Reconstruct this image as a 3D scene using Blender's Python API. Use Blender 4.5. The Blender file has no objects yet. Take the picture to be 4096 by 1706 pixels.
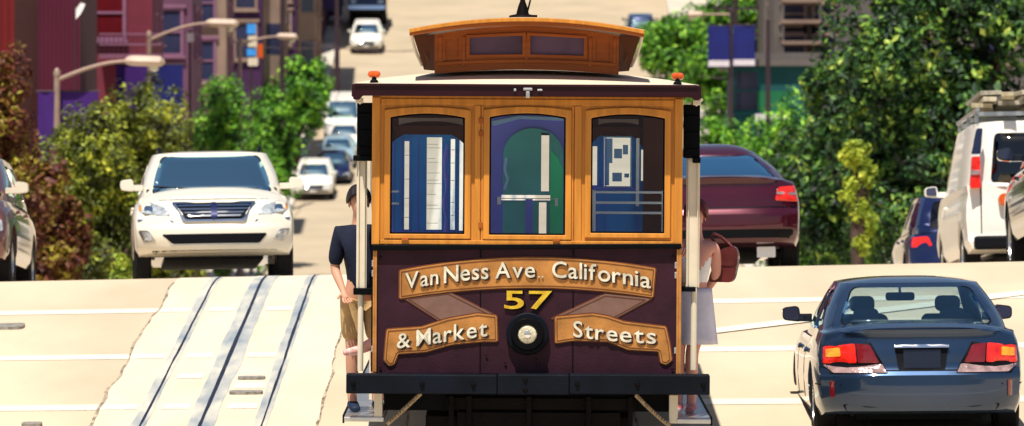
import bpy, bmesh, math, random
from mathutils import Vector, Matrix, Euler
from mathutils.geometry import delaunay_2d_cdt
from mathutils.bvhtree import BVHTree
R = math.radians
PI = math.pi
random.seed(7)
sc = bpy.context.scene
C = sc.collection
FPX = 5689.0

# ------------------------------------------------------------ object helpers
def tag(o, label=None, cat=None, group=None, kind=None):
    if label: o['label'] = label
    if cat: o['category'] = cat
    if group: o['group'] = group
    if kind: o['kind'] = kind
    return o

def empty(name, loc=(0, 0, 0), rot=(0, 0, 0), label=None, cat=None, group=None):
    o = bpy.data.objects.new(name, None)
    C.objects.link(o)
    o.location = loc
    o.rotation_euler = rot
    o.empty_display_size = .2
    return tag(o, label, cat, group)

def copy_tree(o, parent=None):
    c = o.copy()
    C.objects.link(c)
    if parent: c.parent = parent
    for ch in list(o.children):
        copy_tree(ch, c)
    return c

def pip(x, y, poly):
    ins = False
    j = len(poly) - 1
    for i in range(len(poly)):
        xi, yi = poly[i]; xj, yj = poly[j]
        if (yi > y) != (yj > y) and x < (xj - xi) * (y - yi) / (yj - yi) + xi:
            ins = not ins
        j = i
    return ins

def cdt(outer, holes=(), grid=None):
    pts = []; edges = []
    for lp in [outer] + list(holes):
        b = len(pts); n = len(lp)
        pts += [Vector(p) for p in lp]
        edges += [(b + i, b + (i + 1) % n) for i in range(n)]
    if grid:
        gx, gy = grid
        x0 = min(p[0] for p in outer); x1 = max(p[0] for p in outer)
        y0 = min(p[1] for p in outer); y1 = max(p[1] for p in outer)
        nx = max(1, int((x1 - x0) / gx)); ny = max(1, int((y1 - y0) / gy))
        for i in range(nx + 1):
            for j in range(ny + 1):
                x = x0 + (x1 - x0) * (i + .013) / (nx + .026); y = y0 + (y1 - y0) * (j + .017) / (ny + .034)
                if pip(x, y, outer) and not any(pip(x, y, h) for h in holes):
                    pts.append(Vector((x, y)))
    v, e, f, *_ = delaunay_2d_cdt(pts, edges, [], 0, 1e-6)
    out = []
    for t in f:
        cx = sum(v[i][0] for i in t) / 3; cy = sum(v[i][1] for i in t) / 3
        if pip(cx, cy, outer) and not any(pip(cx, cy, h) for h in holes):
            out.append(tuple(t))
    return [(p[0], p[1]) for p in v], out

def rrect(x0, y0, x1, y1, r, n=4):
    out = []
    for cx, cy, a0 in ((x1 - r, y1 - r, 0), (x0 + r, y1 - r, 90), (x0 + r, y0 + r, 180), (x1 - r, y0 + r, 270)):
        for i in range(n + 1):
            a = R(a0 + 90 * i / n)
            out.append((cx + r * math.cos(a), cy + r * math.sin(a)))
    return out

def rpoly(pts, r=.02, n=3):
    """round the corners of a polygon"""
    out = []
    N = len(pts)
    for i in range(N):
        p = Vector(pts[i]); a = Vector(pts[i - 1]); b = Vector(pts[(i + 1) % N])
        da = (a - p); db = (b - p)
        ra = min(r, da.length * .45); rb = min(r, db.length * .45)
        pa = p + da.normalized() * ra; pb = p + db.normalized() * rb
        for k in range(n + 1):
            t = k / n
            q = pa * (1 - t) ** 2 + p * 2 * t * (1 - t) + pb * t * t
            out.append((q.x, q.y))
    return out

class MB:
    def __init__(s):
        s.v = []; s.f = []
    def add(s, vs, fs):
        b = len(s.v)
        s.v += [tuple(p) for p in vs]
        s.f += [tuple(b + i for i in f) for f in fs]
        return s
    def box(s, x0, y0, z0, x1, y1, z1):
        if x0 > x1: x0, x1 = x1, x0
        if y0 > y1: y0, y1 = y1, y0
        if z0 > z1: z0, z1 = z1, z0
        return s.add([(x0, y0, z0), (x1, y0, z0), (x1, y1, z0), (x0, y1, z0), (x0, y0, z1), (x1, y0, z1), (x1, y1, z1), (x0, y1, z1)],
                     [(0, 3, 2, 1), (4, 5, 6, 7), (0, 1, 5, 4), (1, 2, 6, 5), (2, 3, 7, 6), (3, 0, 4, 7)])
    def cbox(s, c, d, rot=None):
        x, y, z = d[0] / 2, d[1] / 2, d[2] / 2
        vs = [Vector(p) for p in [(-x, -y, -z), (x, -y, -z), (x, y, -z), (-x, y, -z), (-x, -y, z), (x, -y, z), (x, y, z), (-x, y, z)]]
        if rot is not None:
            m = Euler(rot).to_matrix(); vs = [m @ p for p in vs]
        return s.add([p + Vector(c) for p in vs], [(0, 3, 2, 1), (4, 5, 6, 7), (0, 1, 5, 4), (1, 2, 6, 5), (2, 3, 7, 6), (3, 0, 4, 7)])
    def plate(s, outer, holes, y0, y1, grid=None, fn=None):
        """solid plate in the xz plane between y0 (front) and y1 (back)"""
        v, t = cdt(outer, holes, grid)
        n = len(v)
        P = [(p[0], y0, p[1]) for p in v] + [(p[0], y1, p[1]) for p in v]
        if fn: P = [fn(*p) for p in P]
        cnt = {}
        F = []
        for a, b, c in t:
            F.append((a, b, c)); F.append((c + n, b + n, a + n))
            for e in ((a, b), (b, c), (c, a)):
                cnt[e] = 1
        for (a, b) in cnt:
            if (b, a) not in cnt:
                F.append((b, a, a + n, b + n))
        return s.add(P, F)
    def tube(s, pts, rad, n=8, caps=True):
        pts = [Vector(p) for p in pts]
        if not hasattr(rad, '__len__'): rad = [rad] * len(pts)
        b = len(s.v)
        up = None
        for i, p in enumerate(pts):
            d = (pts[min(i + 1, len(pts) - 1)] - pts[max(i - 1, 0)]).normalized()
            if up is None:
                up = Vector((0, 0, 1)) if abs(d.z) < .9 else Vector((1, 0, 0))
            x = d.cross(up).normalized(); up = x.cross(d).normalized()
            for k in range(n):
                a = 2 * PI * k / n
                q = p + (x * math.cos(a) + up * math.sin(a)) * rad[i]
                s.v.append(tuple(q))
        for i in range(len(pts) - 1):
            for k in range(n):
                k2 = (k + 1) % n
                s.f.append((b + i * n + k, b + i * n + k2, b + (i + 1) * n + k2, b + (i + 1) * n + k))
        if caps:
            s.f.append(tuple(b + k for k in range(n))[::-1])
            e = b + (len(pts) - 1) * n
            s.f.append(tuple(e + k for k in range(n)))
        return s
    def lathe(s, prof, c=(0, 0, 0), axis='x', n=24, closed=False):
        """prof: list of (radius, along axis)"""
        b = len(s.v); m = len(prof)
        for k in range(n):
            a = 2 * PI * k / n
            for r, h in prof:
                u, w = r * math.cos(a), r * math.sin(a)
                p = {'x': (h, u, w), 'y': (u, h, w), 'z': (u, w, h)}[axis]
                s.v.append((p[0] + c[0], p[1] + c[1], p[2] + c[2]))
        for k in range(n):
            k2 = (k + 1) % n
            for i in range(m if closed else m - 1):
                i2 = (i + 1) % m
                s.f.append((b + k * m + i, b + k * m + i2, b + k2 * m + i2, b + k2 * m + i))
        if not closed:
            s.f.append(tuple(b + k * m for k in range(n)))
            s.f.append(tuple(b + k * m + m - 1 for k in range(n))[::-1])
        return s
    def grid(s, fn, us, vs):
        b = len(s.v)
        for u in us:
            for v in vs:
                s.v.append(tuple(fn(u, v)))
        nv = len(vs)
        for i in range(len(us) - 1):
            for j in range(nv - 1):
                s.f.append((b + i * nv + j, b + (i + 1) * nv + j, b + (i + 1) * nv + j + 1, b + i * nv + j + 1))
        return s
    def mesh(s, name, fixn=True):
        me = bpy.data.meshes.new(name)
        me.from_pydata(s.v, [], s.f)
        me.validate()
        if fixn:
            bm = bmesh.new(); bm.from_mesh(me)
            bmesh.ops.recalc_face_normals(bm, faces=bm.faces)
            bm.to_mesh(me); bm.free()
        return me
    def build(s, name, mat, parent=None, smooth=False, bevel=0, fixn=True, angle=40):
        me = s.mesh(name, fixn)
        return link_mesh(name, me, mat, parent, smooth, bevel, angle)

def smooth_mesh(me, angle=40):
    me.polygons.foreach_set('use_smooth', [True] * len(me.polygons))
    if angle < 180:
        bm = bmesh.new(); bm.from_mesh(me)
        ca = math.radians(angle)
        for e in bm.edges:
            if len(e.link_faces) == 2 and e.calc_face_angle(0) > ca:
                e.smooth = False
        bm.to_mesh(me); bm.free()

def link_mesh(name, me, mat, parent=None, smooth=False, bevel=0, angle=40):
    if smooth: smooth_mesh(me, angle)
    o = bpy.data.objects.new(name, me)
    C.objects.link(o)
    if mat: me.materials.append(mat)
    if parent: o.parent = parent
    if bevel:
        m = o.modifiers.new('bevel', 'BEVEL'); m.width = bevel; m.segments = 2; m.limit_method = 'ANGLE'; m.angle_limit = R(40)
    return o

def bake(o, name):
    """evaluate modifiers into a plain mesh"""
    dg = bpy.context.evaluated_depsgraph_get()
    dg.update()
    return bpy.data.meshes.new_from_object(o.evaluated_get(dg))

# ------------------------------------------------------------ materials
def newmat(name):
    m = bpy.data.materials.new(name); m.use_nodes = True
    nt = m.node_tree
    return m, nt, nt.nodes['Principled BSDF'], nt.nodes['Material Output']

def M(name, col, rough=.5, metal=0., var=.08, scale=4., bump=0., bscale=40., coat=0., spec=.22, stretch=(1, 1, 1), col2=None, detail=4):
    m, nt, b, out = newmat(name)
    N = nt.nodes; L = nt.links
    tc = N.new('ShaderNodeTexCoord'); mp = N.new('ShaderNodeMapping')
    mp.inputs['Scale'].default_value = stretch
    L.new(tc.outputs['Object'], mp.inputs['Vector'])
    nz = N.new('ShaderNodeTexNoise'); nz.inputs['Scale'].default_value = scale; nz.inputs['Detail'].default_value = detail
    L.new(mp.outputs[0], nz.inputs['Vector'])
    rp = N.new('ShaderNodeValToRGB')
    c1 = [max(0, c * (1 - var)) for c in col]
    c2 = [min(1, c * (1 + var)) for c in col] if col2 is None else list(col2)
    rp.color_ramp.elements[0].position = .3; rp.color_ramp.elements[1].position = .7
    rp.color_ramp.elements[0].color = (*c1, 1); rp.color_ramp.elements[1].color = (*c2, 1)
    L.new(nz.outputs['Fac'], rp.inputs['Fac']); L.new(rp.outputs['Color'], b.inputs['Base Color'])
    b.inputs['Roughness'].default_value = rough; b.inputs['Metallic'].default_value = metal
    b.inputs['Coat Weight'].default_value = coat; b.inputs['Coat Roughness'].default_value = .04
    b.inputs['Specular IOR Level'].default_value = spec
    if bump:
        n2 = N.new('ShaderNodeTexNoise'); n2.inputs['Scale'].default_value = bscale; n2.inputs['Detail'].default_value = 4
        L.new(mp.outputs[0], n2.inputs['Vector'])
        bp = N.new('ShaderNodeBump'); bp.inputs['Strength'].default_value = bump; bp.inputs['Distance'].default_value = .02
        L.new(n2.outputs['Fac'], bp.inputs['Height']); L.new(bp.outputs[0], b.inputs['Normal'])
    return m

def glassmat(name, tint=(.6, .75, .8), refl=.12, rough=.02, rcol=(1, 1, 1)):
    m, nt, b, out = newmat(name)
    N = nt.nodes; L = nt.links
    N.remove(b)
    tr = N.new('ShaderNodeBsdfTransparent'); tr.inputs['Color'].default_value = (*tint, 1)
    gl = N.new('ShaderNodeBsdfGlossy'); gl.inputs['Roughness'].default_value = rough; gl.inputs['Color'].default_value = (*rcol, 1)
    ge = N.new('ShaderNodeNewGeometry'); dt = N.new('ShaderNodeVectorMath'); dt.operation = 'DOT_PRODUCT'
    L.new(ge.outputs['Incoming'], dt.inputs[0]); L.new(ge.outputs['Normal'], dt.inputs[1])
    ab = N.new('ShaderNodeMath'); ab.operation = 'ABSOLUTE'; L.new(dt.outputs['Value'], ab.inputs[0])
    om = N.new('ShaderNodeMath'); om.operation = 'SUBTRACT'; om.inputs[0].default_value = 1; L.new(ab.outputs[0], om.inputs[1])
    pw = N.new('ShaderNodeMath'); pw.operation = 'POWER'; pw.inputs[1].default_value = 5; L.new(om.outputs[0], pw.inputs[0])
    fr = N.new('ShaderNodeMath'); fr.operation = 'MULTIPLY_ADD'; fr.inputs[1].default_value = .93; fr.inputs[2].default_value = .04; L.new(pw.outputs[0], fr.inputs[0])
    ad = N.new('ShaderNodeMath'); ad.operation = 'ADD'; ad.use_clamp = True; ad.inputs[1].default_value = refl
    tc = N.new('ShaderNodeTexCoord'); nz = N.new('ShaderNodeTexNoise'); nz.inputs['Scale'].default_value = 3
    bp = N.new('ShaderNodeBump'); bp.inputs['Strength'].default_value = .04
    L.new(tc.outputs['Object'], nz.inputs['Vector']); L.new(nz.outputs['Fac'], bp.inputs['Height']); L.new(bp.outputs[0], gl.inputs['Normal'])
    mx = N.new('ShaderNodeMixShader')
    L.new(fr.outputs[0], ad.inputs[0]); L.new(ad.outputs[0], mx.inputs[0])
    L.new(tr.outputs[0], mx.inputs[1]); L.new(gl.outputs[0], mx.inputs[2]); L.new(mx.outputs[0], out.inputs['Surface'])
    return m

def leafmat(name, cols, rough=.6, trans=.3):
    m, nt, b, out = newmat(name)
    N = nt.nodes; L = nt.links
    g = N.new('ShaderNodeNewGeometry')
    rp = N.new('ShaderNodeValToRGB')
    els = rp.color_ramp.elements
    while len(els) < len(cols): els.new(.5)
    for i, c in enumerate(cols):
        els[i].position = i / (len(cols) - 1); els[i].color = (*c, 1)
    tc = N.new('ShaderNodeTexCoord'); nz = N.new('ShaderNodeTexNoise'); nz.inputs['Scale'].default_value = 1.7; nz.inputs['Detail'].default_value = 3
    L.new(tc.outputs['Object'], nz.inputs['Vector'])
    # noise clumps put sunlit and shadowed foliage into the leaf colour
    m1 = N.new('ShaderNodeMapRange'); m1.inputs[1].default_value = .36; m1.inputs[2].default_value = .66; m1.inputs[3].default_value = 0; m1.inputs[4].default_value = .55
    L.new(nz.outputs['Fac'], m1.inputs[0])
    m2 = N.new('ShaderNodeMath'); m2.operation = 'MULTIPLY_ADD'; m2.inputs[1].default_value = .45
    L.new(g.outputs['Random Per Island'], m2.inputs[0]); L.new(m1.outputs[0], m2.inputs[2]); L.new(m2.outputs[0], rp.inputs['Fac'])
    mr = N.new('ShaderNodeMapRange'); mr.inputs[1].default_value = .35; mr.inputs[2].default_value = .65; mr.inputs[3].default_value = .8; mr.inputs[4].default_value = 1.2
    L.new(nz.outputs['Fac'], mr.inputs[0])
    vm = N.new('ShaderNodeVectorMath'); vm.operation = 'SCALE'
    L.new(rp.outputs['Color'], vm.inputs[0]); L.new(mr.outputs[0], vm.inputs['Scale'])
    L.new(vm.outputs[0], b.inputs['Base Color'])
    b.inputs['Roughness'].default_value = rough
    tl = N.new('ShaderNodeBsdfTranslucent'); L.new(vm.outputs[0], tl.inputs['Color'])
    mx = N.new('ShaderNodeMixShader'); mx.inputs[0].default_value = trans
    L.new(b.outputs[0], mx.inputs[1]); L.new(tl.outputs[0], mx.inputs[2]); L.new(mx.outputs[0], out.inputs['Surface'])
    return m

# ------------------------------------------------------------ ground profile
PROF = [(-400, -14), (-100, -8), (0, -4.2), (30, -2.9), (44, -2.2), (48.5, -1.97), (50, -1.85), (56, -1.285), (62, -.72), (63.2, -.655), (64.2, -.655), (67.5, -.84), (75, -1.15), (85, -1.5),
        (100, -2.0), (120, -2.7), (140, -3.2), (180, -3.8), (215, -3.4), (240, -2.3), (270, .47), (300, 4.6), (335, 9.7), (420, 23), (520, 37), (620, 42), (900, 44), (4000, 44)]
def _prof(d):
    for (a, za), (b, zb) in zip(PROF, PROF[1:]):
        if d <= b:
            return za + (zb - za) * (d - a) / (b - a)
    return PROF[-1][1]
def prof(d):
    w = .9 if 40 < d < 90 else (6 if d > 100 else 2)
    return sum(_prof(d + w * k / 3) for k in (-3, -2, -1, 0, 1, 2, 3)) / 7
def cross(d):
    pts = [(44, 0), (51, .009), (63, .02), (75, .018), (120, 0)]
    if d <= 44 or d >= 120: return 0
    for (a, ca), (b, cb) in zip(pts, pts[1:]):
        if d <= b: return ca + (cb - ca) * (d - a) / (b - a)
    return 0
def G(x, d):
    return prof(d) + cross(d) * max(-14, min(14, x))
def slope(d, h=2.):
    return (prof(d + h) - prof(d - h)) / (2 * h)
def PX(px, d):
    return (px - 512) * d / FPX

STN = [-400, -200, -100, -50, 0, 20, 30, 36] + [40 + .25 * i for i in range(200)] + [90 + 2 * i for i in range(60)] + [210 + 5 * i for i in range(60)] + [520, 560, 620, 700, 900, 1400, 2500, 4000]

def strip(mb, xl, xr, d0, d1, off):
    """sheet following the ground between two x functions"""
    st = [d for d in STN if d0 < d < d1]
    st = [d0] + st + [d1]
    # only break strips where the ground itself breaks
    fl = xl if callable(xl) else (lambda d: xl)
    fr = xr if callable(xr) else (lambda d: xr)
    def gz(x, d):
        # exact piecewise-linear height of the ground sheet
        import bisect
        i = bisect.bisect_right(STN, d)
        a, b = STN[i - 1], STN[min(i, len(STN) - 1)]
        if b == a: return G(x, d)
        t = (d - a) / (b - a)
        return G(x, a) * (1 - t) + G(x, b) * t
    vs = []
    for d in st:
        vs.append((fl(d), d, gz(fl(d), d) + off)); vs.append((fr(d), d, gz(fr(d), d) + off))
    fs = [(2 * i, 2 * i + 1, 2 * i + 3, 2 * i + 2) for i in range(len(st) - 1)]
    mb.add(vs, fs)
mt = {}
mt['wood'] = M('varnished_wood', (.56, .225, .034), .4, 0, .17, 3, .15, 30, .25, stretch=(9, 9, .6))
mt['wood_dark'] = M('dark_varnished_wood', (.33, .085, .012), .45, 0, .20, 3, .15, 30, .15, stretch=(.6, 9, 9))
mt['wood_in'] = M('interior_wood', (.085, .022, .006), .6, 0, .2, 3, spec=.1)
mt['maroon'] = M('maroon_paint', (.027, .006, .014), .6, 0, .3, 5, .12, 60, 0, .2)
mt['maroon_gloss'] = M('maroon_gloss_paint', (.020, .0025, .006), .4, 0, .2, 3, 0, 40, .1)
mt['gold'] = M('ochre_paint', (.40, .175, .045), .5, 0, .25, 7, .1, 60, 0)
mt['fold'] = M('umber_paint', (.17, .095, .075), .55, 0, .12, 9)
mt['outline'] = M('dark_outline_paint', (.12, .035, .015), .5)
mt['letter'] = M('ivory_letter_paint', (.62, .58, .46), .5, 0, .3, 16)
mt['lettershade'] = M('letter_shade_paint', (.06, .03, .02), .5)
mt['goldleaf'] = M('gold_leaf', (.95, .55, .05), .3, .6, .3, 14)
mt['black'] = M('black_paint', (.0015, .0018, .003), .6, 0, .3, 6, .08, 60, 0, .08)
mt['bumper'] = M('blue_black_beam_paint', (.0022, .0040, .0085), .6, 0, .5, 2.5, .15, 50, 0, .12)
mt['cream'] = M('cream_enamel', (.66, .59, .46), .35, 0, .06, 6, 0, 40, .3)
mt['roof'] = M('cream_roof_canvas', (.60, .52, .39), .7, 0, .06, 6, .1, 60)
mt['iron'] = M('dark_iron', (.004, .0025, .0022), .6, .0, .4, 8, .2, 50, 0, .08)
mt['steel'] = M('brushed_steel', (.55, .55, .55), .35, .9, .1, 6)
mt['rope'] = M('rope', (.36, .27, .17), .9, 0, .35, 40)
mt['blue_in'] = M('blue_reflection_and_sign_paint', (.05, .32, .85), .4, 0, .15, 3)  # sky reflection in the glass put into the partition colour; also used on signs
mt['indigo_in'] = M('indigo_reflection_paint', (.20, .22, .85), .4, 0, .15, 3)  # indigo reflection of the middle pane put into the colour
mt['green_in'] = M('green_reflection_paint', (.09, .50, .45), .4, 0, .15, 3)  # green reflection of the middle pane put into the colour
mt['white_in'] = M('white_interior_paint', (.85, .85, .80), .4, 0, .05, 3)
mt['cl_glass'] = M('frosted_clerestory_glass', (.11, .065, .12), .25, 0, .25, 4, 0, 40, .3)
mt['glass'] = glassmat('clear_glass', (.86, .93, 1), .0)
mt['glass_blue'] = glassmat('blue_tinted_glass', (.90, .94, 1), .02)
mt['lens'] = M('lamp_lens', (.58, .53, .38), .12, 0, .3, 30, .6, 50, .8)
mt['amber'] = M('amber_lens', (.60, .09, .01), .3, 0, .2, 9, 0, 40, .5)
mt['chrome'] = M('chrome', (.85, .86, .88), .12, 1, .03)
mt['tyre'] = M('tyre_rubber', (.007, .007, .009), .8, 0, .2, 20, .2, 60)
mt['rim'] = M('alloy_wheel', (.55, .56, .58), .28, .85, .05)
mt['navy_car'] = M('dark_blue_car_paint', (.018, .042, .095), .34, .6, .1, 2, 0, 40, 1)
mt['pearl_car'] = M('pearl_white_car_paint', (.70, .65, .54), .3, 0, .02, 2, 0, 40, .7)
mt['maroon_car'] = M('maroon_car_paint', (.060, .004, .014), .25, .35, .1, 2, 0, 40, 1)
mt['white_car'] = M('white_car_paint', (.80, .77, .70), .35, 0, .03, 2, 0, 40, .5)
mt['blue_car'] = M('blue_car_paint', (.008, .014, .065), .28, .3, .1, 2, 0, 40, 1)
mt['pale_blue_car'] = M('pale_blue_car_paint', (.35, .50, .58), .3, .2, .1, 2, 0, 40, 1)
mt['black_car'] = M('black_car_paint', (.010, .012, .022), .25, .2, .1, 2, 0, 40, 1)
mt['bronze_car'] = M('bronze_car_paint', (.16, .07, .06), .25, .5, .1, 2, 0, 40, 1)
mt['carglass'] = glassmat('car_glass', (.84, .98, 1), .16, .02, (.6, .9, 1))
mt['carglass_dark'] = glassmat('dark_car_glass', (.10, .22, .34), .75, .02, (.70, 1, 1))
mt['glass_black'] = glassmat('black_van_glass', (.05, .06, .10), .03)
mt['glass_sky'] = glassmat('sky_reflecting_car_glass', (.10, .22, .34), .85, .02, (.45, .85, 1.))
mt['lamp_head'] = M('aged_lamp_head', (.50, .38, .30), .5, 0, .1, 4)
mt['taillens'] = M('red_lamp_lens', (.75, .02, .012), .15, 0, .35, 16, .2, 30, 1)
mt['taildark'] = M('dark_red_lamp_lens', (.16, .008, .012), .15, 0, .2, 9, 0, 30, 1)
mt['orangelens'] = M('orange_lamp_lens', (1.0, .30, .02), .15, 0, .3, 16, .2, 30, 1)
mt['clearlens'] = M('clear_lamp_lens', (.30, .20, .20), .2, .1, .4, 14, .3, 30, 1)
mt['headlens'] = M('headlamp_lens', (.62, .66, .72), .1, .5, .5, 12, .4, 30, 1)
mt['seat'] = M('seat_fabric', (.035, .045, .07), .8)
mt['trim'] = M('black_plastic_trim', (.004, .005, .008), .6, spec=.1)
mt['plate'] = M('white_number_plate', (.75, .77, .8), .4)
mt['concrete'] = M('road_concrete', (.53, .43, .305), .85, 0, .13, .7, .25, 30, 0, .2, detail=9, stretch=(1, .3, 1))
mt['concrete_track'] = M('track_bed_concrete', (.60, .51, .39), .85, 0, .09, 1.8, .25, 30, 0, .2, detail=9, stretch=(1, .25, 1))
mt['added_dark_ground'] = M('added_dark_ground', (.05, .05, .055), .9, 0, .2, 1.5, .2, 30, 0, .1)
mt['concrete_old'] = M('worn_uphill_concrete', (.40, .33, .235), .85, 0, .10, .35, .2, 10, 0, .2, detail=6)
mt['joint'] = M('pale_joint_filler', (.68, .61, .49), .8, 0, .05, 5, .1, 30, 0, .2)
mt['crack'] = M('tar_filled_crack', (.20, .15, .10), .9, 0, .5, 5, col2=(.50, .41, .30))
mt['railsteel'] = M('worn_rail_steel', (.27, .32, .37), .6, .05, .2, 2.2, .1, 20, stretch=(2, .35, 1), col2=(.60, .56, .46))
mt['groove'] = M('rail_groove', (.015, .018, .035), .6, 0, .3, 3)
mt['cover'] = M('iron_cover', (.25, .23, .2), .7, .2, .4, 20)
mt['ground'] = M('pale_ground', (.50, .44, .34), .9, 0, .12, .2, .2, 10, 0, .2)
mt['side'] = M('sidewalk_concrete', (.48, .44, .38), .85, 0, .1, .8, .2, 20, 0, .2)
mt['bark'] = M('bark', (.07, .045, .035), .9, 0, .3, 8, .6, 20)
mt['leaf_olive'] = leafmat('olive_leaves', [(.02, .010, .004), (.04, .045, .007), (.12, .16, .012), (.34, .38, .025), (.75, .72, .08)], trans=.2)
mt['leaf_leak_red'] = leafmat('leak_tinted_olive_leaves', [(.05, .004, .003), (.10, .010, .005), (.15, .05, .008), (.24, .20, .015), (.52, .44, .04)], trans=.15)  # red light leak mixed into the olive leaf colours, strongest in the darks
mt['leaf_green'] = leafmat('bright_green_leaves', [(.004, .02, .004), (.02, .08, .007), (.07, .25, .012), (.24, .52, .03), (.58, .82, .12)], trans=.2)
mt['leaf_deep'] = leafmat('deep_green_leaves', [(.001, .006, .003), (.003, .018, .006), (.010, .045, .010), (.035, .12, .015), (.17, .30, .03), (.55, .62, .12)], trans=.15)  # dark depth of shaded crowns put into the low end of the ramp
mt['leaf_lime'] = leafmat('yellow_green_leaves', [(.08, .15, .02), (.30, .42, .04), (.42, .48, .04), (.66, .62, .10)])
mt['purple_banner'] = M('violet_banner_cloth', (.045, .012, .13), .8, 0, .1, 2)
mt['indigo_banner'] = M('indigo_banner_cloth', (.012, .016, .13), .8, 0, .12, 2)
mt['banner_hem'] = M('pale_banner_hem', (.6, .55, .6), .8)
mt['lamp_metal'] = M('pale_lamp_metal', (.30, .21, .17), .5, .3, .1, 5)
mt['pole_dark'] = M('dark_pole_paint', (.05, .03, .04), .5, .2)
def siding(name, col, per=6.0, axis='x', rough=.7):
    m = M(name, col, rough, 0, .12, .6, 0)
    nt = m.node_tree; N = nt.nodes; L = nt.links
    b = N['Principled BSDF']
    w = N.new('ShaderNodeTexWave'); w.wave_type = 'BANDS'; w.bands_direction = axis.upper(); w.wave_profile = 'SAW'
    w.inputs['Scale'].default_value = per / (2 * PI) * 1.0; w.inputs['Distortion'].default_value = 0
    tc = N.new('ShaderNodeTexCoord'); L.new(tc.outputs['Object'], w.inputs['Vector'])
    r0 = b.inputs['Base Color'].links[0].from_socket; mxx = N.new('ShaderNodeMixRGB'); mxx.blend_type = 'MULTIPLY'; mxx.inputs['Fac'].default_value = .55
    L.new(r0, mxx.inputs[1]); L.new(w.outputs['Color'], mxx.inputs[2]); L.new(mxx.outputs[0], b.inputs['Base Color'])
    bp = N.new('ShaderNodeBump'); bp.inputs['Strength'].default_value = .9; bp.inputs['Distance'].default_value = .05
    L.new(w.outputs['Fac'], bp.inputs['Height']); L.new(bp.outputs[0], b.inputs['Normal'])
    return m
mt['plum'] = siding('plum_vertical_boards', (.12, .015, .042), 16)  # red light leak and purple shade mixed into the board colour
mt['red_boards'] = siding('dark_red_boards', (.15, .005, .008), 10)  # red of the light leak mixed into the board colour
mt['rose'] = M('leak_tinted_rose_stucco', (.15, .024, .042), .8, 0, .15, .8, .2, 10)  # light leak and shade tint the stucco colour
mt['mauve'] = M('leak_tinted_mauve_stucco', (.13, .055, .10), .8, 0, .15, .8, .2, 10)  # purple cast of leak and shade put into the stucco colour
mt['tan'] = M('tan_stucco', (.26, .18, .14), .8, 0, .15, .8, .2, 10)
mt['violet'] = M('shade_tinted_violet_stucco', (.045, .015, .06), .8, 0, .2, .8, .2, 10)  # purple of the shaded fronts put into the wall colour
mt['navy_shade'] = M('navy_shade_wall', (.018, .012, .06), .8, 0, .2, .8)  # dark blue shadow put into the wall colour
mt['teal_wall'] = M('teal_painted_wall', (.008, .07, .08), .7, 0, .25, .8)
mt['green_wall'] = M('green_painted_wall', (.010, .12, .05), .6, 0, .15, .8)
mt['grey_wall'] = M('grey_stucco', (.12, .105, .10), .8, 0, .15, .8)
mt['trimw'] = M('pale_trim_paint', (.22, .10, .17), .6, 0, .1, 2)
mt['pane_red'] = M('dark_red_window_glass', (.10, .008, .012), .1, 0, .3, .8, 0, 40, 1)
mt['pane'] = M('dark_window_glass', (.03, .035, .08), .08, 0, .4, .8, 0, 40, 1)
mt['skin'] = M('skin', (.52, .27, .18), .55, 0, .05)
mt['skin_pink'] = M('fair_skin', (.62, .30, .24), .55, 0, .05)
mt['hair_dark'] = M('dark_hair', (.015, .010, .012), .5, 0, .3, 20, .3, 80)
mt['hair_red'] = M('auburn_hair', (.10, .015, .014), .5, 0, .3, 20, .3, 80)
mt['shirt_navy'] = M('navy_shirt_cloth', (.008, .012, .03), .85, 0, .2, 6, .2, 30)
mt['shorts_tan'] = M('tan_shorts_cloth', (.42, .27, .12), .85, 0, .2, 8, .3, 20)
mt['white_cloth'] = M('white_cloth', (.80, .78, .78), .85, 0, .05, 8, .3, 14)
mt['lav_cloth'] = M('pale_lavender_cloth', (.62, .60, .72), .85, 0, .08, 8, .3, 14)
mt['bag'] = M('dark_brown_leather', (.09, .014, .014), .35, 0, .3, 8, .2, 30, .3)
mt['shoe'] = M('navy_shoe', (.01, .02, .05), .6)
mt['shoe_red'] = M('white_red_shoe', (.7, .6, .55), .6, 0, .1, 18, col2=(.6, .05, .04))
mt['grey_cloth'] = M('grey_cloth', (.10, .10, .12), .85)
mt['sky_in'] = M('pale_blue_reflection_paint', (.35, .62, .95), .4, 0, .1, 3)  # pale reflections in the front glass put into the colour
mt['teal_in'] = M('teal_interior_paint', (.05, .42, .45), .4, 0, .1, 3)
mt['lime_in'] = M('leaf_green_reflection_paint', (.03, .85, .32), .4, 0, .1, 3)  # brighter green of the pane's reflection put into the colour
# ============================================================ the setting
XL, XR = -10.3, 9.7
mb = MB()
xs = [-1500, -400, -120, -60, -30, -14, -10, -6, -3, 0, 3, 6, 10, 14, 30, 60, 120, 400, 1500]
for i in range(len(STN)):
    for x in xs:
        mb.v.append((x, STN[i], G(x, STN[i])))
nx = len(xs)
for i in range(len(STN) - 1):
    for j in range(nx - 1):
        a = i * nx + j
        mb.f.append((a, a + 1, a + nx + 1, a + nx))
o = mb.build('ground', mt['ground'], smooth=True, fixn=False, angle=180); tag(o, kind='structure')

def sheet(name, mat, parts, kind='structure', smooth=True):
    mb = MB()
    for (xl, xr, d0, d1, off) in parts:
        strip(mb, xl, xr, d0, d1, off)
    o = mb.build(name, mat, None, smooth, fixn=False, angle=180)
    return tag(o, kind=kind)

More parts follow.
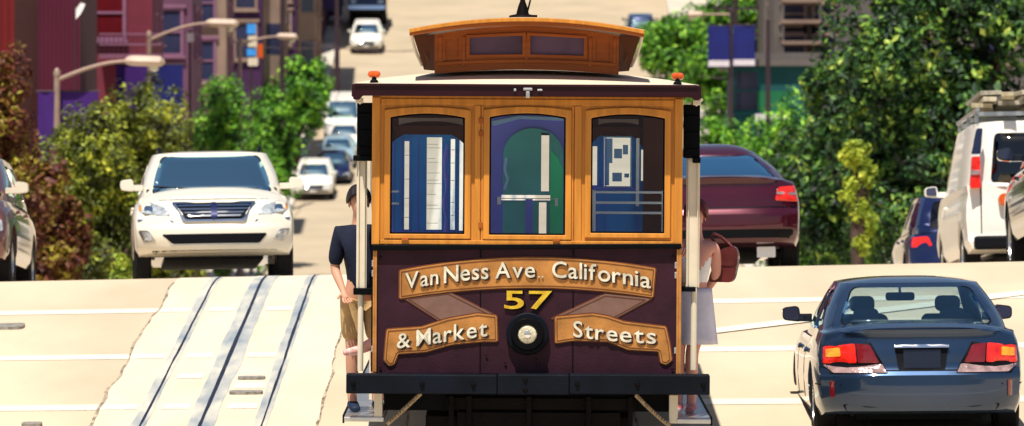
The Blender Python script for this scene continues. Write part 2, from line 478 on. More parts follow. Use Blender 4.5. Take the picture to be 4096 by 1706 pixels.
# road: wide cross street before the crest, then the avenue between kerbs
# (each strip is cut at the x breaks of the ground so it never dips below it)
def xsplit(x0, x1):
    b = [x0] + [x for x in xs if x0 < x < x1] + [x1]
    return list(zip(b, b[1:]))
sheet('road', mt['concrete'], [(a, b, 20, 74, .006) for a, b in xsplit(-60, 60)] + [(a, b, 74, 205, .006) for a, b in xsplit(XL, XR)])
sheet('uphill_road', mt['concrete_old'], [(a, b, 205, 700, .006) for a, b in xsplit(XL, XR)])
sheet('added_dark_street', mt['added_dark_ground'], [(a, b, -400, 20, .03) for a, b in xsplit(-60, 60)])  # added unseen behind the camera to darken reflections in glass and paint
def rough(x, amp, sd):
    rr = random.Random(sd)
    tbl = [rr.uniform(-1, 1) for _ in range(2000)]
    def f(d):
        t = d * 2.4; i = int(math.floor(t)); u = t - i
        v = tbl[i % 2000] * (1 - u) + tbl[(i + 1) % 2000] * u
        t = d * 0.55; i = int(math.floor(t)); u = t - i
        w = tbl[(i + 77) % 2000] * (1 - u) + tbl[(i + 78) % 2000] * u
        return x + amp * (.6 * v + 1.1 * w)
    return f
for cxk, nm in ((-2.73, 0), (.093, 1)):
    # paler track bed with ragged edges
    a, b = rough(cxk - .98, .032, 3 + nm), rough(cxk + 1.02, .022, 9 + nm)
    sheet('track_bed', mt['concrete_track'], [(a, (lambda d, c=cxk: c), 22, 330, .010), ((lambda d, c=cxk: c), b, 22, 330, .010)])
    ck1 = rough(0, .016, 31 + nm)
    sheet('road_crack', mt['crack'], [((lambda d: a(d) - .008 - abs(ck1(d))), (lambda d: a(d) + .006), 30, 62.4, .014), ((lambda d: b(d) - .006), (lambda d: b(d) + .004 + abs(ck1(d + 50))), 30, 62.4, .014)])
    for k, off in enumerate((-.5335, .5335)):
        x = cxk + off
        e1 = rough(x - .080, .010, 50 + k); e2 = rough(x + .045, .008, 60 + k)
        sheet('rail', mt['railsteel'], [(e1, e2, 22, 330, .014)])
        g1 = rough(x - .009, .006, 70 + k); g2 = rough(x + .012, .006, 75 + k)
        sheet('rail_groove', mt['groove'], [(g1, g2, 22, 330, .018)])
    e1 = rough(cxk - .13, .012, 81); e2 = rough(cxk + .12, .012, 82)
    sheet('cable_conduit', mt['railsteel'], [(e1, (lambda d, c=cxk: c), 22, 330, .014), ((lambda d, c=cxk: c), e2, 22, 330, .014)])
    g1 = rough(cxk - .026, .004, 84); g2 = rough(cxk + .008, .004, 85)
    sheet('cable_slot', mt['groove'], [(g1, g2, 22, 330, .018)])
# pale joints across the road
jj = []
for d in (33.2, 38.3, 43., 47.2, 51.1, 55.05, 59.2):
    for a, b in xsplit(-40, 40):
        if a >= -3.7 and b <= 1.2: continue
        jj.append((a, b, d, d + .40, .010))
sheet('road_joint', mt['joint'], jj)
sheet('track_joint', mt['joint'], [(-3.67, -3.37, d, d + .4, .0135) for d in (38.3, 43, 47.2, 51.1, 55.05, 59.2)] + [(-3.15, -2.90, d, d + .4, .0135) for d in (38.3, 43, 47.2, 51.1, 53.4, 55.05, 59.2)] + [(-2.57, -2.29, d, d + .4, .0135) for d in (38.3, 43, 47.2, 51.1, 52.6, 55.05, 59.2)])
# oblique crosswalk line on the right
def oblique():
    mb = MB()
    P = [(1.9 + 4.1 * k / 40, 56.4 + 3.6 * k / 40) for k in range(41)]
    vs = []
    for x, d in P:
        vs.append((x, d, G(x, d) + .018)); vs.append((x, d + .42, G(x, d + .42) + .018))
    mb.add(vs, [(2 * i, 2 * i + 2, 2 * i + 3, 2 * i + 1) for i in range(len(P) - 1)])
    return mb
tag(oblique().build('crosswalk_line', mt['joint'], fixn=False), kind='structure')
# iron covers in the road
def cover(x, d, w, l, label):
    mb = MB()
    N = 18
    vs = []
    for k in range(N):
        a = 2 * PI * k / N
        cx_, cy_ = x + w * math.copysign(abs(math.cos(a)) ** .5, math.cos(a)), d + l * math.copysign(abs(math.sin(a)) ** .5, math.sin(a))
        vs.append((cx_, cy_, G(cx_, cy_) + .035))
    vs += [(v[0], v[1], v[2] - .05) for v in vs]
    mb.add(vs, [tuple(range(N))] + [(k, k + N, (k + 1) % N + N, (k + 1) % N) for k in range(N)])
    tag(mb.build('utility_cover', mt['cover']), label, 'utility cover')
cover(-5.12, 58.0, .15, .20, 'small oblong grey iron cover in the road at far left, nearest the crest')
cover(-4.22, 50.0, .09, .10, 'faint small iron cover in the road near the lower left corner')
cover(-2.44, 53.3, .13, .07, 'upper of two slim rectangular covers between slot and right rail')
cover(-2.44, 52.2, .155, .09, 'lower and darker of two slim rectangular covers between slot and right rail')
# sidewalks with kerbs beyond the crest
def walk(x0, x1, name):
    mb = MB()
    for (a, b) in xsplit(min(x0, x1), max(x0, x1)):
        strip(mb, a, b, 76, 640, .15)
    xe = x0
    st = [76] + [d for d in STN if 76 < d < 640] + [640]
    vs = []
    for d in st: vs += [(xe, d, G(xe, d) - .05), (xe, d, G(xe, d) + .15)]
    mb.add(vs, [(2 * i, 2 * i + 1, 2 * i + 3, 2 * i + 2) for i in range(len(st) - 1)])
    vs = []
    for x in (x0, x1): vs += [(x, 76, G(x, 76) - .05), (x, 76, G(x, 76) + .15)]
    mb.add(vs, [(0, 1, 3, 2)])
    tag(mb.build(name, mt['side'], fixn=False), kind='structure')
walk(XL, -14.2, 'sidewalk'); walk(XR, 13.6, 'sidewalk')

# ============================================================ trees
def tree(name, label, X, d, clumps, nleaf, size, mat, trunk_h, group=None, seed=1, cat='tree', trunk_r=.12):
    """clumps: list of (dx, dy, dz, rx, ry, rz) about the tree foot"""
    rr = random.Random(seed)
    z0 = G(X, d)
    t = empty(name, (X, d, z0), (0, 0, 0), label, cat, group)
    mb = MB()
    big = sum((c[3] * c[4] * c[5]) ** (2 / 3) for c in clumps)
    # break every clump into lumps so that the outline is uneven
    for c in clumps:
        n = max(20, int(nleaf * (c[3] * c[4] * c[5]) ** (2 / 3) / big))
        lumps = []
        for k in range(16):
            u = Vector((rr.gauss(0, 1), rr.gauss(0, 1), rr.gauss(0, 1))).normalized()
            f = rr.uniform(.55, .92)
            lumps.append((c[0] + u.x * c[3] * f, c[1] + u.y * c[4] * f, c[2] + u.z * c[5] * f, rr.uniform(.22, .42)))
        for k in range(n):
            L_ = lumps[rr.randrange(16)]
            u = Vector((rr.gauss(0, 1), rr.gauss(0, 1), rr.gauss(0, 1))).normalized()
            q = rr.uniform(.45, 1.0) ** .5 * L_[3]
            p = Vector((L_[0] + u.x * c[3] * q, L_[1] + u.y * c[4] * q, L_[2] + u.z * c[5] * q))
            # leaf orientation: outward and up with scatter
            nrm = (u + Vector((rr.gauss(0, .6), rr.gauss(0, .6), .5 + rr.gauss(0, .6)))).normalized()
            a = nrm.orthogonal().normalized(); a.rotate(Matrix.Rotation(rr.uniform(0, 6.28), 3, nrm))
            b = nrm.cross(a)
            s = size * rr.uniform(.55, 1.35)
            if k % 4 == 0:
                # inner foliage: larger sprays that close the crown
                f_ = rr.uniform(.1, .60); p = Vector((c[0] + u.x * c[3] * f_, c[1] + u.y * c[4] * f_, c[2] + u.z * c[5] * f_)); s *= 1.5
            base = len(mb.v)
            mb.v += [tuple(p - a * s), tuple(p - b * s * .5 + nrm * s * .12), tuple(p + a * s), tuple(p + b * s * .5 + nrm * s * .12)]
            mb.f.append((base, base + 1, base + 2, base + 3))
    mb.build('crown', mt[mat], t, fixn=False)
    tr = MB()
    top = Vector((0, 0, trunk_h))
    tr.tube([(0, 0, -.2), (.03, 0, trunk_h * .4), (-.04, .05, trunk_h * .75), top], [trunk_r * 1.3, trunk_r, trunk_r * .85, trunk_r * .7], 8)
    for c in clumps:
        for k in range(2):
            e = Vector((c[0] + rr.uniform(-.4, .4) * c[3], c[1] + rr.uniform(-.4, .4) * c[4], c[2] + rr.uniform(-.1, .5) * c[5]))
            st_ = Vector((0, 0, trunk_h * rr.uniform(.55, .95)))
            mid = st_.lerp(e, .5) + Vector((rr.uniform(-.2, .2), 0, rr.uniform(-.1, .3)))
            tr.tube([st_, mid, e], [trunk_r * .55, trunk_r * .35, .02], 6)
    tr.build('trunk', mt['bark'], t, smooth=True)
    return t

def tree_px(name, label, px, d, ztop_px, wpx, mat, nleaf, size, bottom_px=290, seed=1, group=None, X=None, shapes=None, cat='tree'):
    """crown centred on pixel column px at distance d, spanning ztop..bottom rows"""
    X = PX(px, d) if X is None else X
    z0 = G(X, d); k = d / FPX
    zt = (213 - ztop_px) * k; zb = max((213 - bottom_px) * k, z0 + .5)
    h = zt - zb; w = wpx * k / 2
    cl = shapes or [(0, 0, .5, 1, .5), (-.35, -.3, .3, .7, .34), (.38, .2, .35, .68, .36), (.1, -.4, .75, .6, .26), (-.25, .3, .7, .6, .25), (.2, -.2, .15, .8, .2)]
    clumps = [(c[0] * w, c[1] * w, zb - z0 + c[2] * h, c[3] * w, c[3] * w * .9, c[4] * h) for c in cl]
    return tree(name, label, X, d, clumps, nleaf, size, mat, max(1.2, zb - z0 + h * .45), group, seed, cat, .06 + .03 * h)

GL = 'street trees along the left sidewalk'
GR = 'street trees along the right sidewalk'
tree_px('street_tree', 'light-leak reddened leafy tree at the left edge behind the bronze car', -18, 112, 42, 122, 'leaf_leak_red', 22000, .068, 290, 11, GL)
tree_px('street_tree', 'low olive bushy tree between the left edge and the white SUV', 90, 128, 110, 120, 'leaf_olive', 24000, .066, 285, 12, GL)
tree_px('street_tree', 'olive tree behind the violet banners, left of the white SUV roof', 147, 172, 74, 126, 'leaf_olive', 22000, .08, 280, 13, GL)
tree_px('street_tree', 'green tree rising just above the white SUV roof', 222, 205, 74, 104, 'leaf_green', 18000, .085, 270, 14, GL)
tree_px('street_tree', 'bright green tree with a high round top beside the uphill road', 296, 276, 54, 78, 'leaf_green', 9000, .13, 180, 15, GL,
        shapes=[(0, 0, .72, .85, .24), (.35, 0, .8, .6, .2), (-.4, 0, .62, .7, .2), (-.1, .1, .45, .8, .2), (-.35, 0, .25, .7, .22), (.45, .1, .52, .5, .14)])
tree_px('street_tree', 'dark green tree filling the gap between SUV and uphill parked cars', 268, 238, 92, 66, 'leaf_green', 9000, .105, 196, 16, GL)
tree_px('street_tree', 'dark light-leak reddened tree low behind the left olive trees', 44, 122, 150, 90, 'leaf_leak_red', 9000, .085, 290, 17, GL)
tree_px('street_tree', 'huge deep green tree filling the upper right corner', 962, 122, -60, 300, 'leaf_deep', 38000, .092, 270, 21, GR,
        shapes=[(0, 0, .55, .8, .45), (-.55, -.2, .62, .45, .3), (-.35, .2, .85, .5, .2), (.4, -.1, .8, .6, .25), (-.5, .1, .3, .42, .28), (.3, .2, .35, .6, .3), (-.15, -.3, .15, .6, .2), (.5, 0, .12, .5, .2)])
tree_px('street_tree', 'deep green tree left of the huge corner tree', 862, 140, 16, 172, 'leaf_deep', 26000, .10, 270, 22, GR)
tree_px('street_tree', 'slim yellow-green sapling in front of the dark tree mass', 858, 112, 130, 44, 'leaf_lime', 2200, .08, 256, 23, GR,
        shapes=[(-.1, 0, .84, .7, .14), (.35, 0, .68, .6, .14), (-.3, .1, .52, .5, .13), (.1, 0, .36, .45, .12), (.5, 0, .26, .4, .10), (.1, 0, .1, .4, .1)])
tree_px('street_tree', 'bright green tree between the maroon sedan and the dark trees', 796, 178, 90, 128, 'leaf_green', 16000, .088, 272, 24, GR)
tree_px('street_tree', 'small round bright green tree above the maroon sedan roof', 722, 226, 112, 56, 'leaf_green', 5500, .11, 200, 25, GR)
tree_px('street_tree', 'tall green tree far uphill just right of the cable car roof', 676, 318, 14, 92, 'leaf_green', 9500, .17, 130, 26, GR)
tree_px('street_tree', 'broad green tree topmost behind the blue banner', 732, 300, -14, 130, 'leaf_green', 13000, .16, 150, 27, GR)
tree_px('street_tree', 'dim green tree beside the right edge van', 905, 134, 60, 130, 'leaf_deep', 9000, .095, 275, 28, GR)
tree_px('street_tree', 'dark tree behind the lime sapling and the blue hatchback', 838, 158, 95, 100, 'leaf_deep', 8000, .10, 275, 29, GR)
tree_px('garden_shrub', 'small lime shrub at road level by the left tree roots', 120, 96, 255, 22, 'leaf_lime', 700, .05, 284, 30, cat='shrub')

# ============================================================ buildings
def win_meshes():
    fr = MB()
    fr.plate([(-.55, 0), (.55, 0), (.55, 1.75), (-.55, 1.75)], [[(-.44, .1), (.44, .1), (.44, .84), (-.44, .84)], [(-.44, .92), (.44, .92), (.44, 1.65), (-.44, 1.65)]], -.07, .02)
    fr.box(-.65, -.12, 1.75, .65, .02, 1.88)
    sl = MB(); sl.box(-.62, -.16, -.09, .62, .02, 0)
    pn = MB(); pn.box(-.45, -.02, .08, .45, .01, 1.67)
    return fr, sl, pn
_fr, _sl, _pn = win_meshes()
WM = {}
def window(parent, x, y, z, rz, trim, pane, s=1.):
    key = (trim, pane)
    if key not in WM:
        f = _fr.build('window', mt[trim], parent); a = _sl.build('sill', mt[trim], f); p = _pn.build('pane', mt[pane], f)
        WM[key] = f; o = f
    else:
        o = copy_tree(WM[key], parent)
    o.location = (x, y, z); o.rotation_euler = (0, 0, rz); o.scale = (s, s, s)
    return o

def building(name, label, side, xf, d0, d1, ztop, wall, trim='trimw', pane='pane', front_cols=(), rows=(), street_cols=(), depth=16, cornice=True, bay=None, fz=None):
    """a house beside the street; xf is the x of its street facade; the end wall at d0 faces the camera"""
    zb = min(G(xf, d0), G(xf, d1)) - 1.5
    r = empty(name, (xf, d0, zb), (0, 0, 0), label, 'building')
    s = side
    H = ztop - zb
    L = d1 - d0
    w = MB(); w.box(0, 0, 0, s * depth, L, H); w.build('wall', mt[wall], r)
    rf = MB(); rf.box(-s * .35, -.35, H, s * (depth + .3), L + .3, H + .25); rf.box(s * .6, .6, H + .25, s * (depth - .5), L - .6, H + .6)
    rf.build('roof', mt['grey_wall'], r)
    if cornice:
        c = MB(); c.box(-s * .28, -.28, H - .55, s * depth, -.003, H - .003); c.box(-s * .28, -.003, H - .55, -s * .003, L + .1, H - .003)
        for k in range(int(L / 1.2)): c.box(-s * .24, .5 + k * 1.2, H - .85, -s * .003, .65 + k * 1.2, H - .553)
        c.build('cornice', mt[trim], r)
    for zz in rows:
        for cx_ in front_cols:
            window(r, s * cx_, 0, zz - zb, 0, trim, pane, 1.05)
        for k, cy in enumerate(street_cols):
            window(r, 0, cy, zz - zb, R(90) if s < 0 else R(-90), trim, pane, 1.05)
    if bay:
        for (b0, b1, z0_, z1_) in bay:
            m = MB()
            pts = [(0, b0), (-s * .9, b0 + .5), (-s * .9, b1 - .5), (0, b1)]
            vs = [(p[0], p[1], z0_ - zb) for p in pts] + [(p[0], p[1], z1_ - zb) for p in pts]
            m.add(vs, [(0, 1, 2, 3), (7, 6, 5, 4), (0, 4, 5, 1), (1, 5, 6, 2), (2, 6, 7, 3)])
            ob = m.build('bay', mt[trim if bay and wall == 'violet' else wall], r)
            n = int((z1_ - z0_) / 3.)
            for q in range(max(1, n)):
                zz = z0_ - zb + .7 + q * 3.
                wv = window(r, -s * .9, (b0 + b1) / 2, zz, R(90) if s < 0 else R(-90), trim, pane, .9)
                m2 = MB(); a = Vector((0 - s * .16, b0 + .10, zz)); b = Vector((-s * .80, b0 + .45, zz))
                t2 = (b - a); nrm = Vector((-t2.y, t2.x, 0)).normalized()
                if nrm.y > 0: nrm = -nrm
                vs = [a + nrm * .02, b + nrm * .02, b + nrm * .02 + Vector((0, 0, 1.5)), a + nrm * .02 + Vector((0, 0, 1.5))]
                vs += [v - nrm * .03 for v in vs]
                m2.add(vs, [(0, 1, 2, 3), (4, 7, 6, 5), (0, 4, 5, 1), (1, 5, 6, 2), (2, 6, 7, 3), (3, 7, 4, 0)])
                m2.build('bay_pane', mt[pane], r)
    return r

V = lambda px, d: (213 - px) * d / FPX
building('townhouse', 'dark red boarded house wall at the far upper left corner', -1, PX(14, 158), 158, 166, 14, 'red_boards', 'trimw', 'pane_red', (3., 6.), (V(70, 158),), ())
building('townhouse', 'plum townhouse clad in vertical boards behind the left lamp', -1, PX(80, 171), 171, 178, 15, 'plum', 'trimw', 'pane_red', (), (), (2, 5))
building('townhouse', 'rose stucco house with a tall sash window above the left lamp', -1, PX(152, 192), 192, 198, 17, 'rose', 'trimw', 'pane_red', (1.45, 4.1, 6.2), (V(40, 192), V(-62, 192)), (1.5, 4.5))
building('townhouse', 'mauve house with stacked windows behind the second lamp', -1, PX(192, 218), 218, 225, 18, 'mauve', 'trimw', 'pane', (.9, 2.7), (V(56, 218), V(-38, 218)), (2, 5))
building('townhouse', 'tan stucco house with pale trim behind the third lamp', -1, PX(226, 246), 246, 253, 20, 'tan', 'trimw', 'pane', (1.0, 2.4), (V(82, 246), V(24, 246)), (2, 5))
building('townhouse', 'narrow violet house left of the dark apartment block', -1, PX(262, 275), 275, 286, 22, 'violet', 'tan', 'pane', (.8,), (V(60, 275), V(10, 275)), (2, 5, 8), bay=[(1, 4, 4., 14), (6, 9, 4., 14)])
building('apartment_block', 'dark apartment block with bay windows beside the parked truck', -1, PX(296, 300), 300, 318, 25, 'violet', 'tan', 'pane', (.8,), (V(45, 300), V(2, 300)), (2, 5.5, 9, 12.5, 16), bay=[(3, 6, 7., 18), (10, 13, 7, 18)])
building('apartment_block', 'block in navy shade highest up the left side of the road', -1, PX(318, 330), 330, 420, 38, 'navy_shade', 'mauve', 'pane', (.9,), (V(40, 330), V(-5, 330)), (3, 6, 9, 12, 15, 18, 22, 26, 30, 40, 50), bay=[(5, 8, 12., 22), (14, 17, 12, 22), (24, 27, 14, 24)])
# right side
tb = building('shop_building', 'dark teal building with bright green panel below the blue banner', 1, PX(734, 247), 247, 255, V(66, 247), 'teal_wall', 'teal_wall', 'pane', (.55,), (V(112, 247),), (), 12, cornice=False)
m = MB(); m.box(PX(757, 247) - PX(734, 247), -.12, V(120, 247) - tb.location.z, PX(792, 247) - PX(734, 247), -.003, V(91, 247) - tb.location.z); gp = m.build('shop_front', mt['green_wall'], tb)
m = MB(); m.box(PX(755, 247) - PX(734, 247), -.3, V(121, 247) - tb.location.z, PX(788, 247) - PX(734, 247), -.125, V(114, 247) - tb.location.z); m.build('sill', mt['banner_hem'], gp)
building('townhouse', 'dim grey house with stacked balconies between the right trees', 1, PX(774, 258), 258, 264, 15, 'grey_wall', 'tan', 'pane', (.9, 2.3), (V(30, 252), V(62, 252), V(-2, 252)), (), 12)
building('townhouse', 'grey stucco house behind the balcony house', 1, PX(764, 290), 290, 300, 20, 'grey_wall', 'tan', 'pane', (.8, 2.2, 3.6), (V(42, 290), V(8, 290)), (), 14)
building('townhouse', 'grey house hidden behind the right corner trees', 1, 14.5, 190, 205, 14, 'grey_wall', 'tan', 'pane', (1.5, 4, 7), (1, 5), (3, 7, 11), 16)
building('townhouse', 'pale house behind the right trees nearest the crest', 1, 14.8, 130, 146, 13, 'grey_wall', 'tan', 'pane', (1.5, 4, 7), (1, 5), (3, 7, 11), 16)
building('apartment_block', 'tan apartment block high on the right side of the hill', 1, 14.6, 320, 420, 38, 'tan', 'grey_wall', 'pane', (1.5, 4, 7), (V(40, 320), V(-8, 320)), (3, 7, 11, 15, 20, 25), 16)

# balconies for the tan house
bt = empty('balcony_stack', (PX(774, 258) + 1.2, 257.3, V(66, 258)), (0, 0, 0), 'stack of pale outdoor stair landings on the dim grey right-hand house', 'balcony')
m = MB()
for k in range(4):
    m.box(-.9, -.45, k * .95, .9, .6, k * .95 + .16)
m.build('landing', mt['tan'], bt)
m = MB()
for sx in (-.85, .85): m.box(sx - .05, -.4, -3.2, sx + .05, -.3, 3.6)
m.build('post', mt['grey_wall'], bt)

# ============================================================ street lamps and banners
def lamp(px, d, top_px, arm_px, arm_rise, label, side=1, w=1.0):
    X = PX(px, d); z0 = G(X, d); h = V(top_px, d) - z0
    r = empty('street_lamp', (X, d, z0), (0, 0, 0), label, 'street lamp', 'cobra head street lamps')
    m = MB(); m.tube([(0, 0, 0), (0, 0, h * .5), (0, 0, h)], [.12, .10, .075], 10); m.lathe([(.2, 0), (.2, .3), (.14, .5)], axis='z', n=12)
    m.lathe([(.09, h), (.085, h + .12), (.03, h + .2)], axis='z', n=10)
    m.build('pole', mt['lamp_metal'] if w else mt['pole_dark'], r, smooth=True)
    al = arm_px * d / FPX; ar = arm_rise * d / FPX
    m = MB()
    pts = []
    for k in range(9):
        t = k / 8
        pts.append((side * al * .66 * t, 0, h - .1 + ar * math.sin(t * PI / 2)))
    m.tube(pts, [.055 - .015 * k / 8 for k in range(9)], 8)
    pts2 = [(p[0] * .8, 0, h - .38 + (p[2] - h + .1) * .98) for p in pts[:6]]
    m.build('arm', mt['lamp_metal'], r, smooth=True)
    m = MB()
    n = 12
    def hd(u, v):
        a = v * 2 * PI
        prof_ = math.sin(min(1, u * 3.2 + .12) * PI / 2) * (1 - max(0, u - .82) ** 2 * 20)
        rx = (.10 + .10 * prof_) * (1 if 0 < u < 1 else .3)
        zz = math.sin(a)
        return (side * (al * .62 + u * al * .38), math.cos(a) * rx * 1.1, h - .1 + ar + (zz * rx * (.75 if zz > 0 else .55)) - .03 * u)
    m.grid(hd, [k / 10 for k in range(11)], [k / n for k in range(n + 1)])
    hdo = m.build('lamp_head', mt['lamp_head'], r, smooth=True)
    m = MB(); m.lathe([(.02, -.24), (.10, -.2), (.12, -.08), (.12, 0)], (side * al * .90, 0, h - .1 + ar - .02), 'z', 14)
    m.build('lamp_lens', mt['lens'], hdo, smooth=True)
    return r
lamp(57, 139, 76, 108, 19, 'cream cobra-head street lamp lowest and leftmost, over the violet banner')
lamp(149, 175, 37, 90, 17, 'cobra-head street lamp with rising arm, middle of the left row')
lamp(240, 230, 42, 58, 8, 'farthest of the left street lamps, pale head before dark buildings')
lamp(731, 246, 12, 44, 0, 'right-side street lamp pole carrying the blue banners', -1, 0)
def banner(px0, px1, y0, y1, d, mat, label, hem=False):
    x0, x1 = PX(px0, d), PX(px1, d)
    r = empty('street_banner', (x0, d - .02, V(y1, d)), (0, 0, 0), label, 'banner', 'cloth banners on the lamp poles')
    w = x1 - x0; h = V(y0, d) - V(y1, d)
    rr = random.Random(int(px0))
    m = MB()
    ph = rr.uniform(0, 6)
    def f(u, v): return (u * w, .04 * math.sin(u * 5 + ph + v * 2), v * h - (.03 * math.sin(u * 3) * (1 - v)))
    def f2(u, v):
        p = f(u, v); return (p[0], p[1] + .012, p[2])
    us = [k / 8 for k in range(9)]; vs = [k / 8 for k in range(9)]
    m.grid(f, us, vs); m.grid(f2, us, vs)
    m.build('cloth', mt[mat], r, smooth=True, fixn=False, angle=180)
    m = MB(); m.tube([(-.05, .02, h + .02), (w + .05, .02, h + .02)], .025, 8); m.tube([(-.05, .02, -.02), (w + .05, .02, -.02)], .025, 8)
    m.build('rod', mt['pole_dark'], r)
    if hem:
        m = MB(); m.box(.01, -.075, .02, w - .01, -.06, h * .16); m.build('hem', mt['banner_hem'], r)
    return r
banner(38, 56, 92, 168, 139, 'purple_banner', 'left half of the violet banner pair on the leftmost lamp pole')
banner(58.5, 98.5, 92, 168, 139.2, 'purple_banner', 'right half of the violet banner pair on the leftmost lamp pole')
banner(116, 147.5, 65, 140, 174.8, 'purple_banner', 'left half of the dark violet banner pair beside the second lamp arm')
banner(150.5, 183, 65, 140, 175, 'indigo_banner', 'right half of the banner pair beside the second lamp arm, bluer')
banner(708, 729.5, 26, 67, 245.8, 'indigo_banner', 'left half of the blue banner pair right of the cable car roof', True)
banner(733, 755, 25.5, 66, 246, 'indigo_banner', 'right half of the blue banner pair right of the cable car roof', True)
def pole(px, d, top, label, r=.11, arms=()):
    X = PX(px, d); z0 = G(X, d); h = V(top, d) - z0
    t = empty('utility_pole', (X, d, z0), (0, 0, 0), label, 'pole')
    m = MB(); m.tube([(0, 0, 0), (0, 0, h)], [r * 1.2, r * .8], 10); m.build('shaft', mt['pole_dark'], t, smooth=True)
    for a in arms:
        m = MB(); m.box(-1.1, -.06, h - a, 1.1, .06, h - a + .13)
        for k in (-1, -.5, .5, 1): m.lathe([(.04, h - a + .13), (.05, h - a + .2), (.03, h - a + .28)], (k, 0, 0), 'z', 8)
        m.build('crossarm', mt['pole_dark'], t)
pole(768, 232, 20, 'dark slim pole standing between the green building and the dark trees')
pole(736, 270, -30, 'wooden utility pole with crossarms above the blue banner', .13, (1.9, 3.2))
pole(337, 300, -30, 'dark utility pole at the left roadside by the parked pickup', .14, (1.0,))
pole(282, 265, -20, 'dark pole in front of the violet house', .12)
# overhead wires
def wire(p, q, sag, label):
    a, b = Vector(p), Vector(q)
    m = MB(); m.tube([a.lerp(b, k / 10) - Vector((0, 0, sag * 4 * (k / 10) * (1 - k / 10))) for k in range(11)], .022, 5)
    tag(m.build('overhead_wire', mt['pole_dark']), label, 'wire', 'overhead wires')
wire((PX(282, 265), 265, V(36, 265)), (PX(420, 265), 265, V(50, 265)), .3, 'thin wire crossing the uphill road in front of the pickup')
wire((PX(230, 240), 240, V(40, 240)), (PX(336, 299), 299, V(44, 299)), .3, 'thin wire running past the farthest left lamp')
wire((PX(700, 250), 250, V(76, 250)), (PX(800, 250), 250, V(72, 250)), .2, 'thin wire passing under the blue banner')

# street clutter on the left side
def sign_post(px, d, top, signs, label):
    X = PX(px, d); z0 = G(X, d)
    t = empty('sign_post', (X, d, z0), (0, 0, 0), label, 'sign post')
    h = V(top, d) - z0
    m = MB(); m.tube([(0, 0, 0), (0, 0, h)], [.07, .05], 8); m.build('post', mt['pole_dark'], t, smooth=True)
    for (a, b, c, e, mat) in signs:
        m = MB(); m.plate(rrect(PX(a, d) - X, V(e, d) - z0, PX(b, d) - X, V(c, d) - z0, .04, 3), (), -.09, -.06); m.build('sign_panel', mt[mat], t, bevel=.008)
sign_post(251, 232, 22, [(247, 256, 24, 34, 'blue_in'), (248, 257, 36, 47, 'cream'), (247, 256, 49, 56, 'blue_in'), (248, 258, 58, 66, 'cream'), (258, 263, 44, 58, 'amber')], 'post with stacked blue, cream and orange blank panels before the violet house')
sign_post(190, 200, 30, [(187, 194, 33, 42, 'banner_hem')], 'slim post with one pale blank plate beside the second lamp head')
f = empty('fire_escape', (PX(112, 191.6), 191.6, V(56, 191.6)), (0, 0, 0), 'dark iron balcony rails on the rose house below its sash window', 'fire escape')
m = MB()
for zz in (0, .35, .7): m.box(-.4, -.5, zz, 1.7, -.46, zz + .05)
m.box(-.4, -.5, -.08, 1.7, .3, -.03)
m.build('railing', mt['trimw'], f)
m = MB()
for k in range(14): m.box(-.4 + k * .16, -.49, 0, -.37 + k * .16, -.47, .7)
m.build('balusters', mt['pole_dark'], f)
f = empty('pennant', (PX(75, 150), 150, V(20, 150)), (0, R(0), R(10)), 'small white pennant before the plum boarded house', 'pennant')
m = MB(); m.tube([(0, 0, -2.4), (0, 0, .6)], .02, 6); m.build('staff', mt['pole_dark'], f)
m = MB(); m.plate([(.01, .0), (.01, .28), (.16, .46), (.27, .42), (.18, .22)], (), -.006, .006, (.05, .05), lambda x, y, z: (x, y + .03 * math.sin(x * 14), z)); m.build('cloth', mt['white_cloth'], f, smooth=True)
# ============================================================ cars
def lerp_tab(tab, x):
    if x <= tab[0][0]: return tab[0][1]
    for (a, va), (b, vb) in zip(tab, tab[1:]):
        if x <= b:
            t = (x - a) / (b - a); t = t * t * (3 - 2 * t) * .5 + t * .5
            return va + (vb - va) * t
    return tab[-1][1]

